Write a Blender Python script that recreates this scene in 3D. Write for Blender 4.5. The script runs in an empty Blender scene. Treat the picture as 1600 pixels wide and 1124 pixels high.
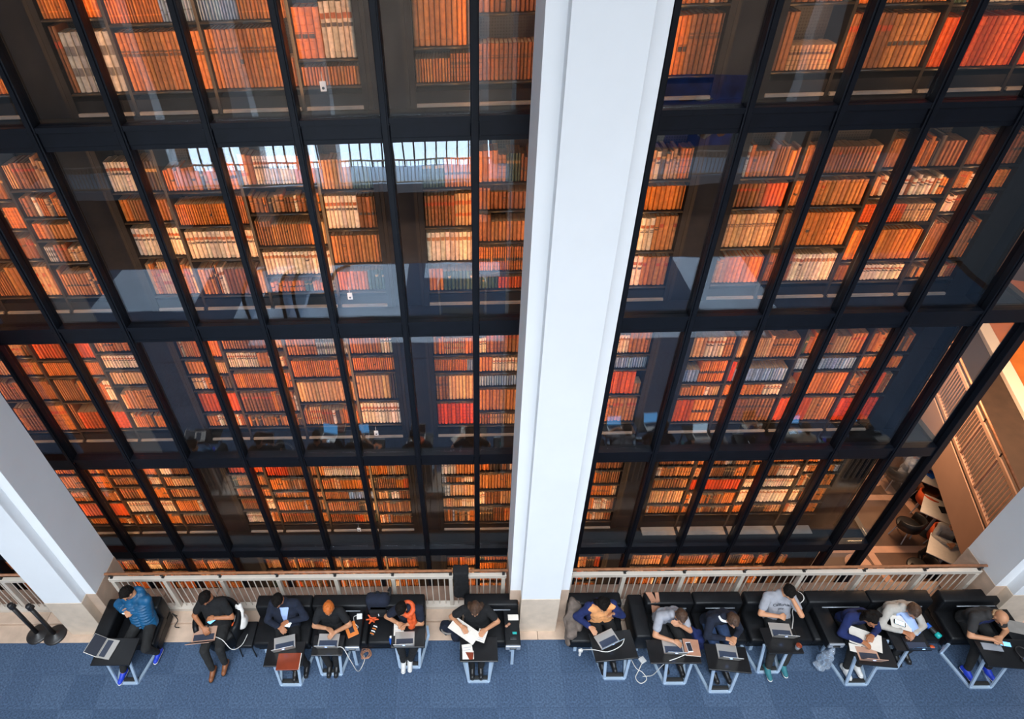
import bpy, bmesh, math, random
from mathutils import Vector, Matrix, noise, Euler
random.seed(7)
sc = bpy.context.scene
COL = sc.collection
V = Vector

# ------------------------------------------------------------------ camera
F_PX, CX_PX, CY_PX = 960.0, 705.17, 562.0
CAM = V((0, 0, 9.7))
_p, _y, _r = math.radians(40.173), math.radians(-1.930), math.radians(-2.304)
_F = V((math.sin(_y)*math.cos(_p), math.cos(_y)*math.cos(_p), -math.sin(_p)))
_R0 = V((math.cos(_y), -math.sin(_y), 0)); _U0 = _R0.cross(_F)
_R = math.cos(_r)*_R0 + math.sin(_r)*_U0
_U = -math.sin(_r)*_R0 + math.cos(_r)*_U0
cd = bpy.data.cameras.new('camera'); cam = bpy.data.objects.new('camera', cd); COL.objects.link(cam)
cd.sensor_width = 36; cd.sensor_fit = 'HORIZONTAL'; cd.lens = F_PX/1600*36
cd.shift_x = (800-CX_PX)/1600; cd.clip_end = 200; cd.clip_start = .05
m = Matrix((( _R.x,_U.x,-_F.x,CAM.x),(_R.y,_U.y,-_F.y,CAM.y),(_R.z,_U.z,-_F.z,CAM.z),(0,0,0,1)))
cam.matrix_world = m
sc.camera = cam
def proj(p):
    d = V(p)-CAM; z = d.dot(_F)
    return (CX_PX+F_PX*d.dot(_R)/z, CY_PX-F_PX*d.dot(_U)/z, z)

# ------------------------------------------------------------------ world, lights, exposure
w = bpy.data.worlds.new('world'); sc.world = w; w.use_nodes = True
bg = w.node_tree.nodes['Background']; bg.inputs[0].default_value = (.70,.82,1.0,1); bg.inputs[1].default_value = .13
sc.view_settings.view_transform = 'Standard'; sc.view_settings.look = 'None'
sc.view_settings.exposure = 0.0; sc.view_settings.gamma = 1.0; sc.view_settings.use_curve_mapping = False
def area(name, loc, target, sx, sy, power, col, spread=180):
    l = bpy.data.lights.new(name, 'AREA'); l.shape = 'RECTANGLE'; l.size = sx; l.size_y = sy
    l.energy = power; l.color = col; l.spread = math.radians(spread)
    o = bpy.data.objects.new(name, l); COL.objects.link(o); o.location = loc
    d = V(target)-V(loc); o.rotation_euler = d.to_track_quat('-Z','Y').to_euler()
    return o
area('atrium_daylight', (-1,-12.2,11.6), (-1,2.5,-4), 22, 5, 1400, (.84,.92,1.0), 105)
area('roof_light', (0,-6,20), (0,-5.5,0), 18, 9, 3200, (.86,.93,1.0), 95)

# ------------------------------------------------------------------ materials
MAT = {}
def mat(name, col, rough=.6, metal=0, var=0, vscale=8, bump=0, bscale=60, spec=.5, emis=None, estr=0, alpha=1, trans=0, vcol2=None, coat=0):
    if name in MAT: return MAT[name]
    mt = bpy.data.materials.new(name); mt.use_nodes = True; nt = mt.node_tree; N = nt.nodes; L = nt.links
    b = N['Principled BSDF']; c4 = (*col, 1)
    b.inputs['Base Color'].default_value = c4; b.inputs['Roughness'].default_value = rough
    b.inputs['Metallic'].default_value = metal; b.inputs['Specular IOR Level'].default_value = spec
    if coat: b.inputs['Coat Weight'].default_value = coat; b.inputs['Coat Roughness'].default_value = .15
    if emis: b.inputs['Emission Color'].default_value = (*emis,1); b.inputs['Emission Strength'].default_value = estr
    if trans: b.inputs['Transmission Weight'].default_value = trans
    tc = N.new('ShaderNodeTexCoord')
    if var:
        n = N.new('ShaderNodeTexNoise'); n.inputs['Scale'].default_value = vscale; n.inputs['Detail'].default_value = 5
        L.new(tc.outputs['Object'], n.inputs['Vector'])
        mx = N.new('ShaderNodeMix'); mx.data_type = 'RGBA'
        c2 = vcol2 or tuple(max(0,x*(1-var)) for x in col)
        mx.inputs[6].default_value = (*c2,1); mx.inputs[7].default_value = tuple(min(1,x*(1+var*.6)) for x in col)+(1,)
        rp = N.new('ShaderNodeMapRange'); rp.inputs[1].default_value=.3; rp.inputs[2].default_value=.7
        L.new(n.outputs['Fac'], rp.inputs[0]); L.new(rp.outputs[0], mx.inputs[0]); L.new(mx.outputs[2], b.inputs['Base Color'])
    if bump:
        n2 = N.new('ShaderNodeTexNoise'); n2.inputs['Scale'].default_value = bscale; n2.inputs['Detail'].default_value = 3
        L.new(tc.outputs['Object'], n2.inputs['Vector'])
        bp = N.new('ShaderNodeBump'); bp.inputs['Strength'].default_value = bump; bp.inputs['Distance'].default_value = .01
        L.new(n2.outputs['Fac'], bp.inputs['Height']); L.new(bp.outputs[0], b.inputs['Normal'])
    MAT[name] = mt; return mt

mat('carpet_a', (.078,.122,.205), .95, var=.42, vscale=38, bump=.8, bscale=220, spec=.1)
mat('carpet_b', (.071,.113,.191), .95, var=.42, vscale=38, bump=.8, bscale=220, spec=.1)
mat('carpet_c', (.086,.133,.219), .95, var=.42, vscale=38, bump=.8, bscale=220, spec=.1)
mat('limestone', (.60,.44,.33), .55, var=.16, vscale=5, bump=.05, bscale=40)
mat('limestone_pale', (.72,.58,.45), .5, var=.12, vscale=6, bump=.04, bscale=40)
mat('shaded_stone', (.30,.19,.135), .55, var=.2, vscale=6)  # ledge slabs: shade behind the railing put into a darker stone colour
mat('plaster', (.89,.90,.91), .65, var=.02, vscale=2)
mat('black_frame', (.004,.0055,.010), .42, spec=.28, var=.3, vscale=6)
mat('case_black', (.007,.007,.008), .6, spec=.15, var=.3, vscale=10)
mat('panel_dark', (.007,.009,.014), .8, spec=.03, var=.25, vscale=3)
mat('perforated', (.020,.020,.022), .5)
mat('shelf_edge', (.05,.045,.04), .3, metal=.7)
mat('strip_grey', (.26,.24,.22), .5, var=.15, vscale=9)
mat('cream_paint', (.62,.55,.47), .5, var=.05)
mat('handrail_wood', (.36,.15,.07), .35, var=.3, vscale=12)
mat('bracket_black', (.02,.018,.018), .4)
mat('leather', (.006,.0065,.008), .45, spec=.3, var=.3, vscale=14, bump=.12, bscale=90)
mat('desk_black', (.010,.010,.011), .28, var=.2, vscale=8)
mat('steel', (.52,.66,.82), .38, metal=.35, var=.08)
mat('steel_cap', (.50,.54,.60), .4, metal=.5)
mat('rubber', (.010,.010,.010), .7, bump=.3, bscale=120)
mat('alu', (.62,.58,.53), .35, metal=.6)
mat('alu_rose', (.70,.42,.30), .4, metal=.3)
mat('keys', (.018,.022,.035), .5)
mat('keys_gap', (.05,.06,.09), .5)
mat('white', (.82,.82,.82), .5)
mat('paper', (.80,.74,.66), .8, var=.05, vscale=20)
mat('paper_line', (.42,.42,.48), .8)
mat('screen_blue', (.02,.06,.12), .2, emis=(.16,.50,1.0), estr=2.4)
mat('screen_white', (.3,.4,.5), .2, emis=(.55,.78,1.0), estr=2.2)
mat('glow_logo', (.3,.4,.8), .3, emis=(.30,.48,1.0), estr=5)
mat('phone_black', (.012,.012,.014), .2)
mat('cable_white', (.72,.70,.66), .5)
mat('cable_black', (.012,.012,.012), .5)
mat('orange', (.72,.20,.035), .5, var=.1)
mat('orange_red', (.72,.10,.02), .6, var=.15, vscale=30)
mat('brown_cover', (.22,.035,.012), .35, var=.2, vscale=6)
mat('tan_cover', (.42,.20,.12), .6, var=.15)
mat('taupe_cloth', (.15,.115,.095), .9, var=.35, vscale=12, bump=.4, bscale=30)
mat('navy_cloth', (.007,.011,.026), .9, var=.35, vscale=14, bump=.3, bscale=40)
mat('black_cloth', (.007,.007,.008), .92, var=.3, vscale=14, bump=.3, bscale=40)
mat('dark_leg', (.016,.016,.016), .9, var=.3, vscale=12, bump=.3, bscale=40)
mat('denim', (.030,.060,.140), .9, var=.3, vscale=20, bump=.3, bscale=60)
mat('puffer_blue', (.006,.090,.210), .5, var=.25, vscale=9)
mat('grey_shirt', (.34,.34,.37), .9, var=.15, vscale=10, bump=.2, bscale=40)
mat('pale_grey_knit', (.46,.42,.37), .9, var=.15, vscale=12, bump=.35, bscale=50)
mat('light_blue_shirt', (.38,.50,.80), .85, var=.06, vscale=16)
mat('royal_blue_cloth', (.008,.018,.095), .9, var=.25, vscale=10, bump=.3, bscale=40)
mat('olive_navy', (.030,.028,.028), .9, var=.3, vscale=10)
mat('peach_cloth', (.85,.36,.13), .8, var=.15, vscale=10)
mat('skin', (.58,.27,.14), .55, var=.08, vscale=12)
mat('skin_tan', (.44,.17,.075), .55, var=.08, vscale=12)
mat('hair_black', (.010,.008,.007), .8, spec=.12, bump=.8, bscale=80)
mat('hair_brown', (.075,.036,.018), .6, var=.3, vscale=25, bump=.8, bscale=80)
mat('hair_ginger', (.62,.15,.02), .55, var=.3, vscale=25, bump=.8, bscale=80)
mat('hair_blond', (.48,.28,.14), .6, var=.2, vscale=25, bump=.6, bscale=80)
mat('shoe_blue', (.015,.05,.55), .5)
mat('shoe_black', (.012,.012,.013), .4)
mat('shoe_teal', (.03,.17,.20), .7)
mat('boot_brown', (.25,.085,.03), .5, var=.25, vscale=20)
mat('shoe_white', (.65,.64,.62), .6)
mat('eye', (.02,.015,.01), .2)
mat('lip', (.40,.13,.09), .5)
mat('teal_plastic', (.01,.38,.36), .35)
mat('blue_plastic', (.02,.12,.55), .3)
mat('clear_bag', (.75,.84,.95), .12, spec=.6, trans=.8)
mat('white_bag', (.74,.70,.66), .45, var=.06, vscale=20)
mat('red_plastic', (.55,.03,.02), .4)
mat('cafe_floor', (.115,.060,.038), .5, var=.3, vscale=3)
mat('cafe_band', (.52,.29,.19), .55, var=.12, vscale=5)
mat('cafe_wall', (.40,.24,.17), .7, var=.06, vscale=2)
mat('walk_floor', (.045,.024,.015), .7, var=.25, vscale=4)
mat('orange_floor', (.60,.18,.035), .5, var=.25, vscale=2)
mat('pale_edge', (.85,.74,.64), .5)
mat('hall_stone', (.50,.62,.78), .35, var=.10, vscale=1.5)
mat('hall_wall', (.50,.40,.32), .7, var=.12, vscale=1.2)
mat('window_glow', (.6,.7,.8), .3, emis=(.68,.84,1.0), estr=7.5)
mat('escalator_dark', (.02,.035,.05), .35)
mat('mural_blue', (.04,.12,.50), .8, var=.5, vscale=1.6, vcol2=(.02,.04,.14))
mat('mural_orange', (.60,.22,.08), .8, var=.4, vscale=2)
mat('mural_pale', (.55,.55,.50), .8, var=.4, vscale=2)

def glass_mat():
    mt = bpy.data.materials.new('tower_glass'); mt.use_nodes = True; nt = mt.node_tree; N = nt.nodes; L = nt.links
    for n in list(N): N.remove(n)
    out = N.new('ShaderNodeOutputMaterial'); mix = N.new('ShaderNodeMixShader')
    tr = N.new('ShaderNodeBsdfTransparent'); tr.inputs[0].default_value = (.975,.985,.99,1)
    gl = N.new('ShaderNodeBsdfGlossy'); gl.inputs['Roughness'].default_value = 0.0; gl.inputs['Color'].default_value = (.92,.97,1,1)
    fr = N.new('ShaderNodeLayerWeight'); fr.inputs['Blend'].default_value = .5      # Schlick reflectance, the same from either side
    pw = N.new('ShaderNodeMath'); pw.operation = 'POWER'; pw.inputs[1].default_value = 5
    mu = N.new('ShaderNodeMath'); mu.operation = 'MULTIPLY_ADD'; mu.inputs[1].default_value = .90; mu.inputs[2].default_value = .075; mu.use_clamp = True
    L.new(fr.outputs['Facing'], pw.inputs[0])
    tc = N.new('ShaderNodeTexCoord'); ns = N.new('ShaderNodeTexNoise'); ns.inputs['Scale'].default_value = 1.3; ns.inputs['Detail'].default_value = 1
    bp = N.new('ShaderNodeBump'); bp.inputs['Strength'].default_value = .10; bp.inputs['Distance'].default_value = .02
    L.new(tc.outputs['Object'], ns.inputs['Vector']); L.new(ns.outputs['Fac'], bp.inputs['Height']); L.new(bp.outputs[0], gl.inputs['Normal'])
    L.new(pw.outputs[0], mu.inputs[0]); L.new(mu.outputs[0], mix.inputs[0]); L.new(tr.outputs[0], mix.inputs[1]); L.new(gl.outputs[0], mix.inputs[2])
    L.new(mix.outputs[0], out.inputs['Surface'])
    MAT['glass'] = mt
glass_mat()

def book_mat(name, use_object_color):
    """leather: colour per book (object colour or colour attribute), grain, faint lines across the spine"""
    mt = bpy.data.materials.new(name); mt.use_nodes = True; nt = mt.node_tree; N = nt.nodes; L = nt.links
    b = N['Principled BSDF']; b.inputs['Roughness'].default_value = .5; b.inputs['Specular IOR Level'].default_value = .35
    if use_object_color:
        c = N.new('ShaderNodeObjectInfo'); cs = c.outputs['Color']
    else:
        c = N.new('ShaderNodeVertexColor'); c.layer_name = 'Col'; cs = c.outputs['Color']
    tc = N.new('ShaderNodeTexCoord'); ge = N.new('ShaderNodeNewGeometry')
    n = N.new('ShaderNodeTexNoise'); n.inputs['Scale'].default_value = 22; n.inputs['Detail'].default_value = 4
    L.new(ge.outputs['Position'], n.inputs['Vector'])
    mr = N.new('ShaderNodeMapRange'); mr.inputs[1].default_value=.3; mr.inputs[2].default_value=.7; mr.inputs[3].default_value=.72; mr.inputs[4].default_value=1.18
    L.new(n.outputs['Fac'], mr.inputs[0])
    mx = N.new('ShaderNodeMix'); mx.data_type='RGBA'; mx.blend_type='MULTIPLY'; mx.inputs[0].default_value=1
    L.new(cs, mx.inputs[6]); L.new(mr.outputs[0], mx.inputs[7]); L.new(mx.outputs[2], b.inputs['Base Color'])
    MAT[name] = mt
book_mat('book_leather', True); book_mat('book_rows', False)
mat('page_edge', (.60,.44,.28), .9, var=.2, vscale=40)

def perforate():
    mt = MAT['perforated']; nt = mt.node_tree; N = nt.nodes; L = nt.links; b = N['Principled BSDF']
    tc = N.new('ShaderNodeTexCoord'); mp = N.new('ShaderNodeMapping'); mp.inputs['Scale'].default_value = (34,34,34)
    fr = N.new('ShaderNodeVectorMath'); fr.operation = 'FRACTION'; sb = N.new('ShaderNodeVectorMath'); sb.operation='SUBTRACT'; sb.inputs[1].default_value=(.5,.5,.5)
    ml = N.new('ShaderNodeVectorMath'); ml.operation='MULTIPLY'; ml.inputs[1].default_value=(1,0,1)
    ln = N.new('ShaderNodeVectorMath'); ln.operation='LENGTH'
    gt = N.new('ShaderNodeMath'); gt.operation='LESS_THAN'; gt.inputs[1].default_value=.28
    mx = N.new('ShaderNodeMix'); mx.data_type='RGBA'; mx.inputs[6].default_value=(.05,.045,.04,1); mx.inputs[7].default_value=(.004,.004,.004,1)
    L.new(tc.outputs['Object'], mp.inputs[0]); L.new(mp.outputs[0], fr.inputs[0]); L.new(fr.outputs[0], sb.inputs[0]); L.new(sb.outputs[0], ml.inputs[0])
    L.new(ml.outputs[0], ln.inputs[0]); L.new(ln.outputs['Value'], gt.inputs[0]); L.new(gt.outputs[0], mx.inputs[0]); L.new(mx.outputs[2], b.inputs['Base Color'])
perforate()

# ------------------------------------------------------------------ helpers
class MB:
    def __init__(s): s.v=[]; s.f=[]
    def add(s, vs, fs):
        k=len(s.v); s.v+= [tuple(x) for x in vs]; s.f+= [tuple(i+k for i in f) for f in fs]; return s
    def box(s, x0,x1,y0,y1,z0,z1, M=None):
        vs=[V((x,y,z)) for z in (z0,z1) for y in (y0,y1) for x in (x0,x1)]
        if M: vs=[M@q for q in vs]
        return s.add(vs,[(0,2,3,1),(4,5,7,6),(0,1,5,4),(2,6,7,3),(0,4,6,2),(1,3,7,5)])
    def cbox(s, x0,x1,y0,y1,z0,z1, c=.01, M=None):
        c=min(c,(x1-x0)/2.1,(y1-y0)/2.1,(z1-z0)/2.1)
        bm=bmesh.new(); bmesh.ops.create_cube(bm,size=1)
        for v in bm.verts: v.co=V(((x0+x1)/2+v.co.x*(x1-x0),(y0+y1)/2+v.co.y*(y1-y0),(z0+z1)/2+v.co.z*(z1-z0)))
        bmesh.ops.bevel(bm,geom=list(bm.edges),offset=c,segments=2,profile=.5,affect='EDGES')
        bm.verts.index_update()
        vs=[(M@v.co if M else v.co.copy()) for v in bm.verts]; fs=[[v.index for v in f.verts] for f in bm.faces]; bm.free()
        return s.add(vs,fs)
    def prism(s, pts, z0, z1):
        n=len(pts); vs=[V((p[0],p[1],z0)) for p in pts]+[V((p[0],p[1],z1)) for p in pts]
        a=sum(pts[i][0]*pts[(i+1)%n][1]-pts[(i+1)%n][0]*pts[i][1] for i in range(n))
        o=list(range(n)) if a>0 else list(range(n))[::-1]
        fs=[tuple(o[::-1]),tuple(n+i for i in o)]
        for k in range(n): i,j=o[k],o[(k+1)%n]; fs.append((i,j,n+j,n+i))
        return s.add(vs,fs)
    def rod(s, a, b, r0, r1=None, n=10):
        a=V(a); b=V(b); r1=r0 if r1 is None else r1
        d=(b-a).normalized(); x=d.orthogonal().normalized(); y=d.cross(x)
        vs=[]; 
        for p,r in((a,r0),(b,r1)):
            for i in range(n):
                t=2*math.pi*i/n; vs.append(p+x*(r*math.cos(t))+y*(r*math.sin(t)))
        fs=[(i,(i+1)%n,n+(i+1)%n,n+i) for i in range(n)]+[tuple(range(n))[::-1],tuple(range(n,2*n))]
        return s.add(vs,fs)
    def bar(s, a, b, w, h):
        """rectangular bar between two points, w across, h up"""
        a=V(a); b=V(b); d=(b-a).normalized(); up=V((0,0,1)) if abs(d.z)<.9 else V((0,1,0))
        x=d.cross(up).normalized()*w/2; y=x.cross(d).normalized()*h/2
        vs=[p+i*x+j*y for p in(a,b) for i,j in((-1,-1),(1,-1),(1,1),(-1,1))]
        return s.add(vs,[(0,1,2,3)[::-1],(4,5,6,7),(0,1,5,4),(1,2,6,5),(2,3,7,6),(3,0,4,7)])
    def tube(s, pts, r, n=7, sub=6):
        P=[V(p) for p in pts]; Q=[]
        for i in range(len(P)-1):
            p0=P[max(i-1,0)];p1=P[i];p2=P[i+1];p3=P[min(i+2,len(P)-1)]
            for k in range(sub):
                t=k/sub; Q.append(.5*((2*p1)+(p2-p0)*t+(2*p0-5*p1+4*p2-p3)*t*t+(3*p1-p0-3*p2+p3)*t**3))
        Q.append(P[-1]); vs=[]; prev=None
        for i,q in enumerate(Q):
            d=(Q[min(i+1,len(Q)-1)]-Q[max(i-1,0)]).normalized()
            x=(prev-d*prev.dot(d)).normalized() if prev else d.orthogonal().normalized()
            prev=x; y=d.cross(x)
            for j in range(n):
                t=2*math.pi*j/n; vs.append(q+x*(r*math.cos(t))+y*(r*math.sin(t)))
        m=len(Q); fs=[(i*n+j,i*n+(j+1)%n,(i+1)*n+(j+1)%n,(i+1)*n+j) for i in range(m-1) for j in range(n)]
        fs+=[tuple(range(n))[::-1],tuple(range((m-1)*n,m*n))]
        return s.add(vs,fs)
    def lathe(s, prof, c=(0,0,0), n=20, M=None):
        vs=[];k=len(prof)
        for r,z in prof:
            for j in range(n):
                t=2*math.pi*j/n; vs.append(V((c[0]+r*math.cos(t),c[1]+r*math.sin(t),c[2]+z)))
        if M: vs=[M@v for v in vs]
        fs=[(i*n+j,i*n+(j+1)%n,(i+1)*n+(j+1)%n,(i+1)*n+j) for i in range(k-1) for j in range(n)]
        fs+=[tuple(range(n))[::-1],tuple(range((k-1)*n,k*n))]
        return s.add(vs,fs)
    def capsule(s, a, b, r0, r1, n=12):
        a=V(a); b=V(b); d=b-a
        if d.length<1e-5: d=V((0,0,1e-4)); b=a+d
        d=d.normalized(); x=d.orthogonal().normalized(); y=d.cross(x); vs=[]; rings=[]
        for k in range(5): t=math.pi/2*(k+.15)/5; rings.append((a-d*(r0*math.cos(t)),r0*math.sin(t)))
        rings.append((a,r0)); rings.append((b,r1))
        for k in range(4,-1,-1): t=math.pi/2*(k+.15)/5; rings.append((b+d*(r1*math.cos(t)),r1*math.sin(t)))
        for p,r in rings:
            for j in range(n): u=2*math.pi*j/n; vs.append(p+x*(r*math.cos(u))+y*(r*math.sin(u)))
        m=len(rings); fs=[(i*n+j,i*n+(j+1)%n,(i+1)*n+(j+1)%n,(i+1)*n+j) for i in range(m-1) for j in range(n)]
        fs+=[tuple(range(n))[::-1],tuple(range((m-1)*n,m*n))]
        return s.add(vs,fs)
    def ell(s, c, ax, n=16, k=10):
        """ellipsoid: ax = three half-axis vectors"""
        c=V(c); vs=[]; 
        for i in range(k+1):
            t=math.pi*(i+.0)/k; t=min(max(t,.08),math.pi-.08)
            for j in range(n):
                u=2*math.pi*j/n; vs.append(c+ax[0]*(math.sin(t)*math.cos(u))+ax[1]*(math.sin(t)*math.sin(u))+ax[2]*math.cos(t))
        fs=[(i*n+j,(i+1)*n+j,(i+1)*n+(j+1)%n,i*n+(j+1)%n) for i in range(k) for j in range(n)]
        fs+=[tuple(range(n)),tuple(range(k*n,(k+1)*n))[::-1]]
        return s.add(vs,fs)
    def mesh(s, name, smooth=False):
        me=bpy.data.meshes.new(name); me.from_pydata(s.v,[],s.f); me.update()
        if smooth: me.polygons.foreach_set('use_smooth',[True]*len(me.polygons))
        return me
    def build(s, name, m, parent=None, smooth=False, loc=None, rotz=0):
        me=s.mesh(name,smooth); me.materials.append(MAT[m] if isinstance(m,str) else m)
        o=bpy.data.objects.new(name,me); COL.objects.link(o)
        if parent: o.parent=parent
        if loc is not None: o.location=loc
        if rotz: o.rotation_euler.z=rotz
        return o
def inst(name, me, parent=None, loc=(0,0,0), rotz=0):
    o=bpy.data.objects.new(name,me); COL.objects.link(o)
    if parent: o.parent=parent
    o.location=loc; o.rotation_euler.z=rotz
    return o
def tag(o, label, cat=None, group=None, kind=None):
    if label: o['label']=label
    if cat: o['category']=cat
    if group: o['group']=group
    if kind: o['kind']=kind
    return o
def empty(name, loc=(0,0,0), rotz=0, label=None, cat=None, group=None, kind=None, parent=None):
    o=bpy.data.objects.new(name,None); COL.objects.link(o); o.location=loc; o.rotation_euler.z=rotz; o.empty_display_size=.1
    if parent: o.parent=parent
    return tag(o,label,cat,group,kind)
TMP = bpy.data.scenes.new('remesh_workbench')
def remeshed(mb, name, m, voxel, parent=None, smooth_it=4, disp=0, dscale=20):
    me=mb.mesh(name+'_src'); o=bpy.data.objects.new(name,me)
    TMP.collection.objects.link(o)
    r=o.modifiers.new('r','REMESH'); r.mode='VOXEL'; r.voxel_size=voxel; r.use_smooth_shade=True
    if smooth_it:
        q=o.modifiers.new('s','SMOOTH'); q.factor=.5; q.iterations=smooth_it
    with bpy.context.temp_override(scene=TMP,view_layer=TMP.view_layers[0]):
        dg=bpy.context.evaluated_depsgraph_get(); dg.update()
        me2=bpy.data.meshes.new_from_object(o.evaluated_get(dg)); me2.name=name
    TMP.collection.objects.unlink(o); COL.objects.link(o)
    o.modifiers.clear(); o.data=me2; bpy.data.meshes.remove(me)
    if disp:
        nn=[v.normal.copy() for v in me2.vertices]; cc=[v.co.copy() for v in me2.vertices]; flat=[]
        for c_,n_ in zip(cc,nn): flat.extend(c_+n_*(noise.noise(c_*dscale)*disp))
        me2.vertices.foreach_set('co',flat); me2.update()
    me2.materials.clear(); me2.materials.append(MAT[m] if isinstance(m,str) else m)
    me2.polygons.foreach_set('use_smooth',[True]*len(me2.polygons))
    return o
def under(o, parent):
    """keep world coordinates when parenting a mesh built in world space"""
    o.parent=parent; o.matrix_parent_inverse=parent.matrix_basis.inverted(); return o
# ------------------------------------------------------------------ setting: floors
W = .897; X0 = .1207; GY = 6.30; BY = 6.65
TZ = [7.558-2.5263*i for i in range(6)]           # transom heights: gallery floors
LOWZ = TZ[4]                                       # lower hall floor
floor = empty('floor', kind='structure', label='blue tweedy carpet tile floor in front of the benches')
MB().box(-12,12.5,1.0,4.57,-.25,-.012).build('floor_slab','carpet_b',floor)
tile_me=[]
for k in 'abc':
    me=MB().cbox(-.2495,.2495,-.2495,.2495,-.012,0,.0012).mesh('carpet_tile'); me.materials.append(MAT['carpet_'+k]); tile_me.append(me)
for j in range(4):
    for i in range(-18,20):
        x=.5*i+.1; y=4.57-.25-.5*j
        inst('carpet_tile', random.choice(tile_me), floor, (x,y,0))
MB().box(-14,14,-3.5,1.0,-.25,0).build('hall_carpet','carpet_b',floor)
for xa,xb,ya,yb in ((-6.3,-1.7,-3.45,-.75),(6.2,8.2,-3.45,-.75),(-10.5,-7.6,-3.45,-1.2),(-5.6,7.5,-.45,.35),(-1.2,1.0,-3.45,-2.6)):
    MB().cbox(xa,xb,ya,yb,-.02,.012,.004).build('stone_floor','hall_stone',floor)
# limestone strip and kerb under the railing: slabs
trim = empty('trim_1', kind='structure', label='limestone paving strip and kerb along the railing')
for i in range(-13,14):
    x=.14+.897*i
    MB().cbox(x+.003,x+.894,4.573,4.872,-.2,.0,.004).build('limestone_slab','limestone',trim)
    MB().cbox(x+.003,x+.894,4.876,5.19,-.2,.045,.008).build('kerb_slab','limestone',trim)
    MB().cbox(x+.003,x+.894,5.194,5.52,-.2,-.02,.006).build('ledge_slab','shaded_stone',trim)
MB().box(-12,12.4,5.0,5.50,-.75,-.2).build('slab_edge','limestone',trim)

# ------------------------------------------------------------------ setting: white piers
def pier(cx, side, label):
    p = empty('wall_'+side, (cx,0,0), kind='structure', label=label)
    z1=13.5
    m=MB(); m.cbox(-.287,.287,4.707,4.90,1.0,z1,.006); m.build('shaft','plaster',p)
    m=MB(); m.box(-.444,.444,4.856,5.50,1.0,z1); m.build('wing','plaster',p)
    m=MB(); m.cbox(-.291,.291,4.703,4.90,0,1.0,.006); m.build('base_block','limestone_pale',p)
    m=MB(); m.cbox(-.448,.448,4.852,5.51,0,1.0,.006); m.build('base_wing','limestone',p)
    return p
pier(1.035,'center','tall white pier in the middle of the picture')
pier(-6.23,'left','white pier with grey side at the left edge')
pier(8.225,'right','white pier cut off by the right edge')

# ------------------------------------------------------------------ setting: glazed tower wall
glass = empty('wall_glass', kind='structure', label='tall black framed glass wall enclosing the bookcases')
MX = [X0+W*k for k in range(-13,8)]
ZTOP = 11.4
for k,x in enumerate(MX):
    m=MB(); m.cbox(x-.042,x+.042,6.19,6.34,LOWZ,ZTOP,.008); m.box(x-.022,x+.022,6.175,6.20,LOWZ,ZTOP)
    for z in TZ[:5]: m.box(x-.046,x+.046,6.186,6.345,z-.012,z+.004)
    m.build('mullion','black_frame',glass)
XE=7.05
m=MB(); m.cbox(XE-.05,XE+.05,6.19,6.36,LOWZ,ZTOP,.008); m.build('corner_mullion','black_frame',glass)
for k in range(1,6):
    y=GY+W*k
    if k%2==0: MB().cbox(XE-.05,XE+.05,y-.04,y+.04,LOWZ,ZTOP,.008).build('mullion','black_frame',glass)
tr_me=MB().cbox(-W/2+.042,W/2-.042,6.215,6.34,-.15,.0,.006).box(-W/2+.042,W/2-.042,6.20,6.34,.0,.055).box(-W/2+.042,W/2-.042,6.225,6.335,-.20,-.15).mesh('transom')
tr_me.materials.append(MAT['black_frame'])
H = 2.5263
pane_me=MB().box(-W/2+.042,W/2-.042,6.268,6.284,.055,H-.20).mesh('glass_pane'); pane_me.materials.append(MAT['glass'])
for i in range(len(MX)-1):
    xc=(MX[i]+MX[i+1])/2
    for l,z in enumerate(TZ[:5]):
        inst('transom',tr_me,glass,(xc,0,z))
        if l<5: inst('glass_pane',pane_me,glass,(xc,0,z))
# narrow end bay and the return side
we=XE-.05-MX[-1]-.042; xc=(XE-.05+MX[-1]+.042)/2
tre=MB().box(-we/2,we/2,6.215,6.34,-.15,.05).mesh('transom'); tre.materials.append(MAT['black_frame'])
pne=MB().box(-we/2,we/2,6.268,6.284,.055,H-.20).mesh('glass_pane'); pne.materials.append(MAT['glass'])
trs=MB().box(XE-.05,XE+.04,-.0,1.71,-.15,.05).mesh('transom'); trs.materials.append(MAT['black_frame'])
pns=MB().box(XE-.008,XE+.008,-.0,1.71,.055,H-.2).mesh('glass_pane'); pns.materials.append(MAT['glass'])
for l,z in enumerate(TZ[:5]):
    inst('transom',tre,glass,(xc,0,z)); inst('glass_pane',pne,glass,(xc,0,z))
    for k in range(2):
        inst('transom',trs,glass,(0,6.36+1.79*k,z)); inst('glass_pane',pns,glass,(0,6.36+1.79*k,z))
# gallery floors inside the tower
for l,z in enumerate(TZ[:5]):
    MB().box(-11.6,6.42,6.36,9.0,z-.16,z-.005).build('gallery_floor','case_black',glass)
    MB().box(6.42,XE-.03,6.36,9.9,z-.16,z-.005).build('gallery_floor','panel_dark',glass)
MB().box(-11.6,6.42,9.0,9.1,LOWZ,ZTOP).build('core_wall','case_black',glass)
MB().box(6.20,6.42,6.62,9.0,LOWZ,ZTOP).build('end_wall','case_black',glass)
# unseen upright strips added behind the mullions, standing in for the tower's inner lights
for i,x in enumerate(MX):
    for l,z in enumerate(TZ[:5]):
        if x<-9 or i==len(MX)-1: continue
        a=area('added_book_light',(x,6.352,z+1.17),(x,7,z+1.17),.05,2.15,9.8,(1.0,.48,.18))

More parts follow.
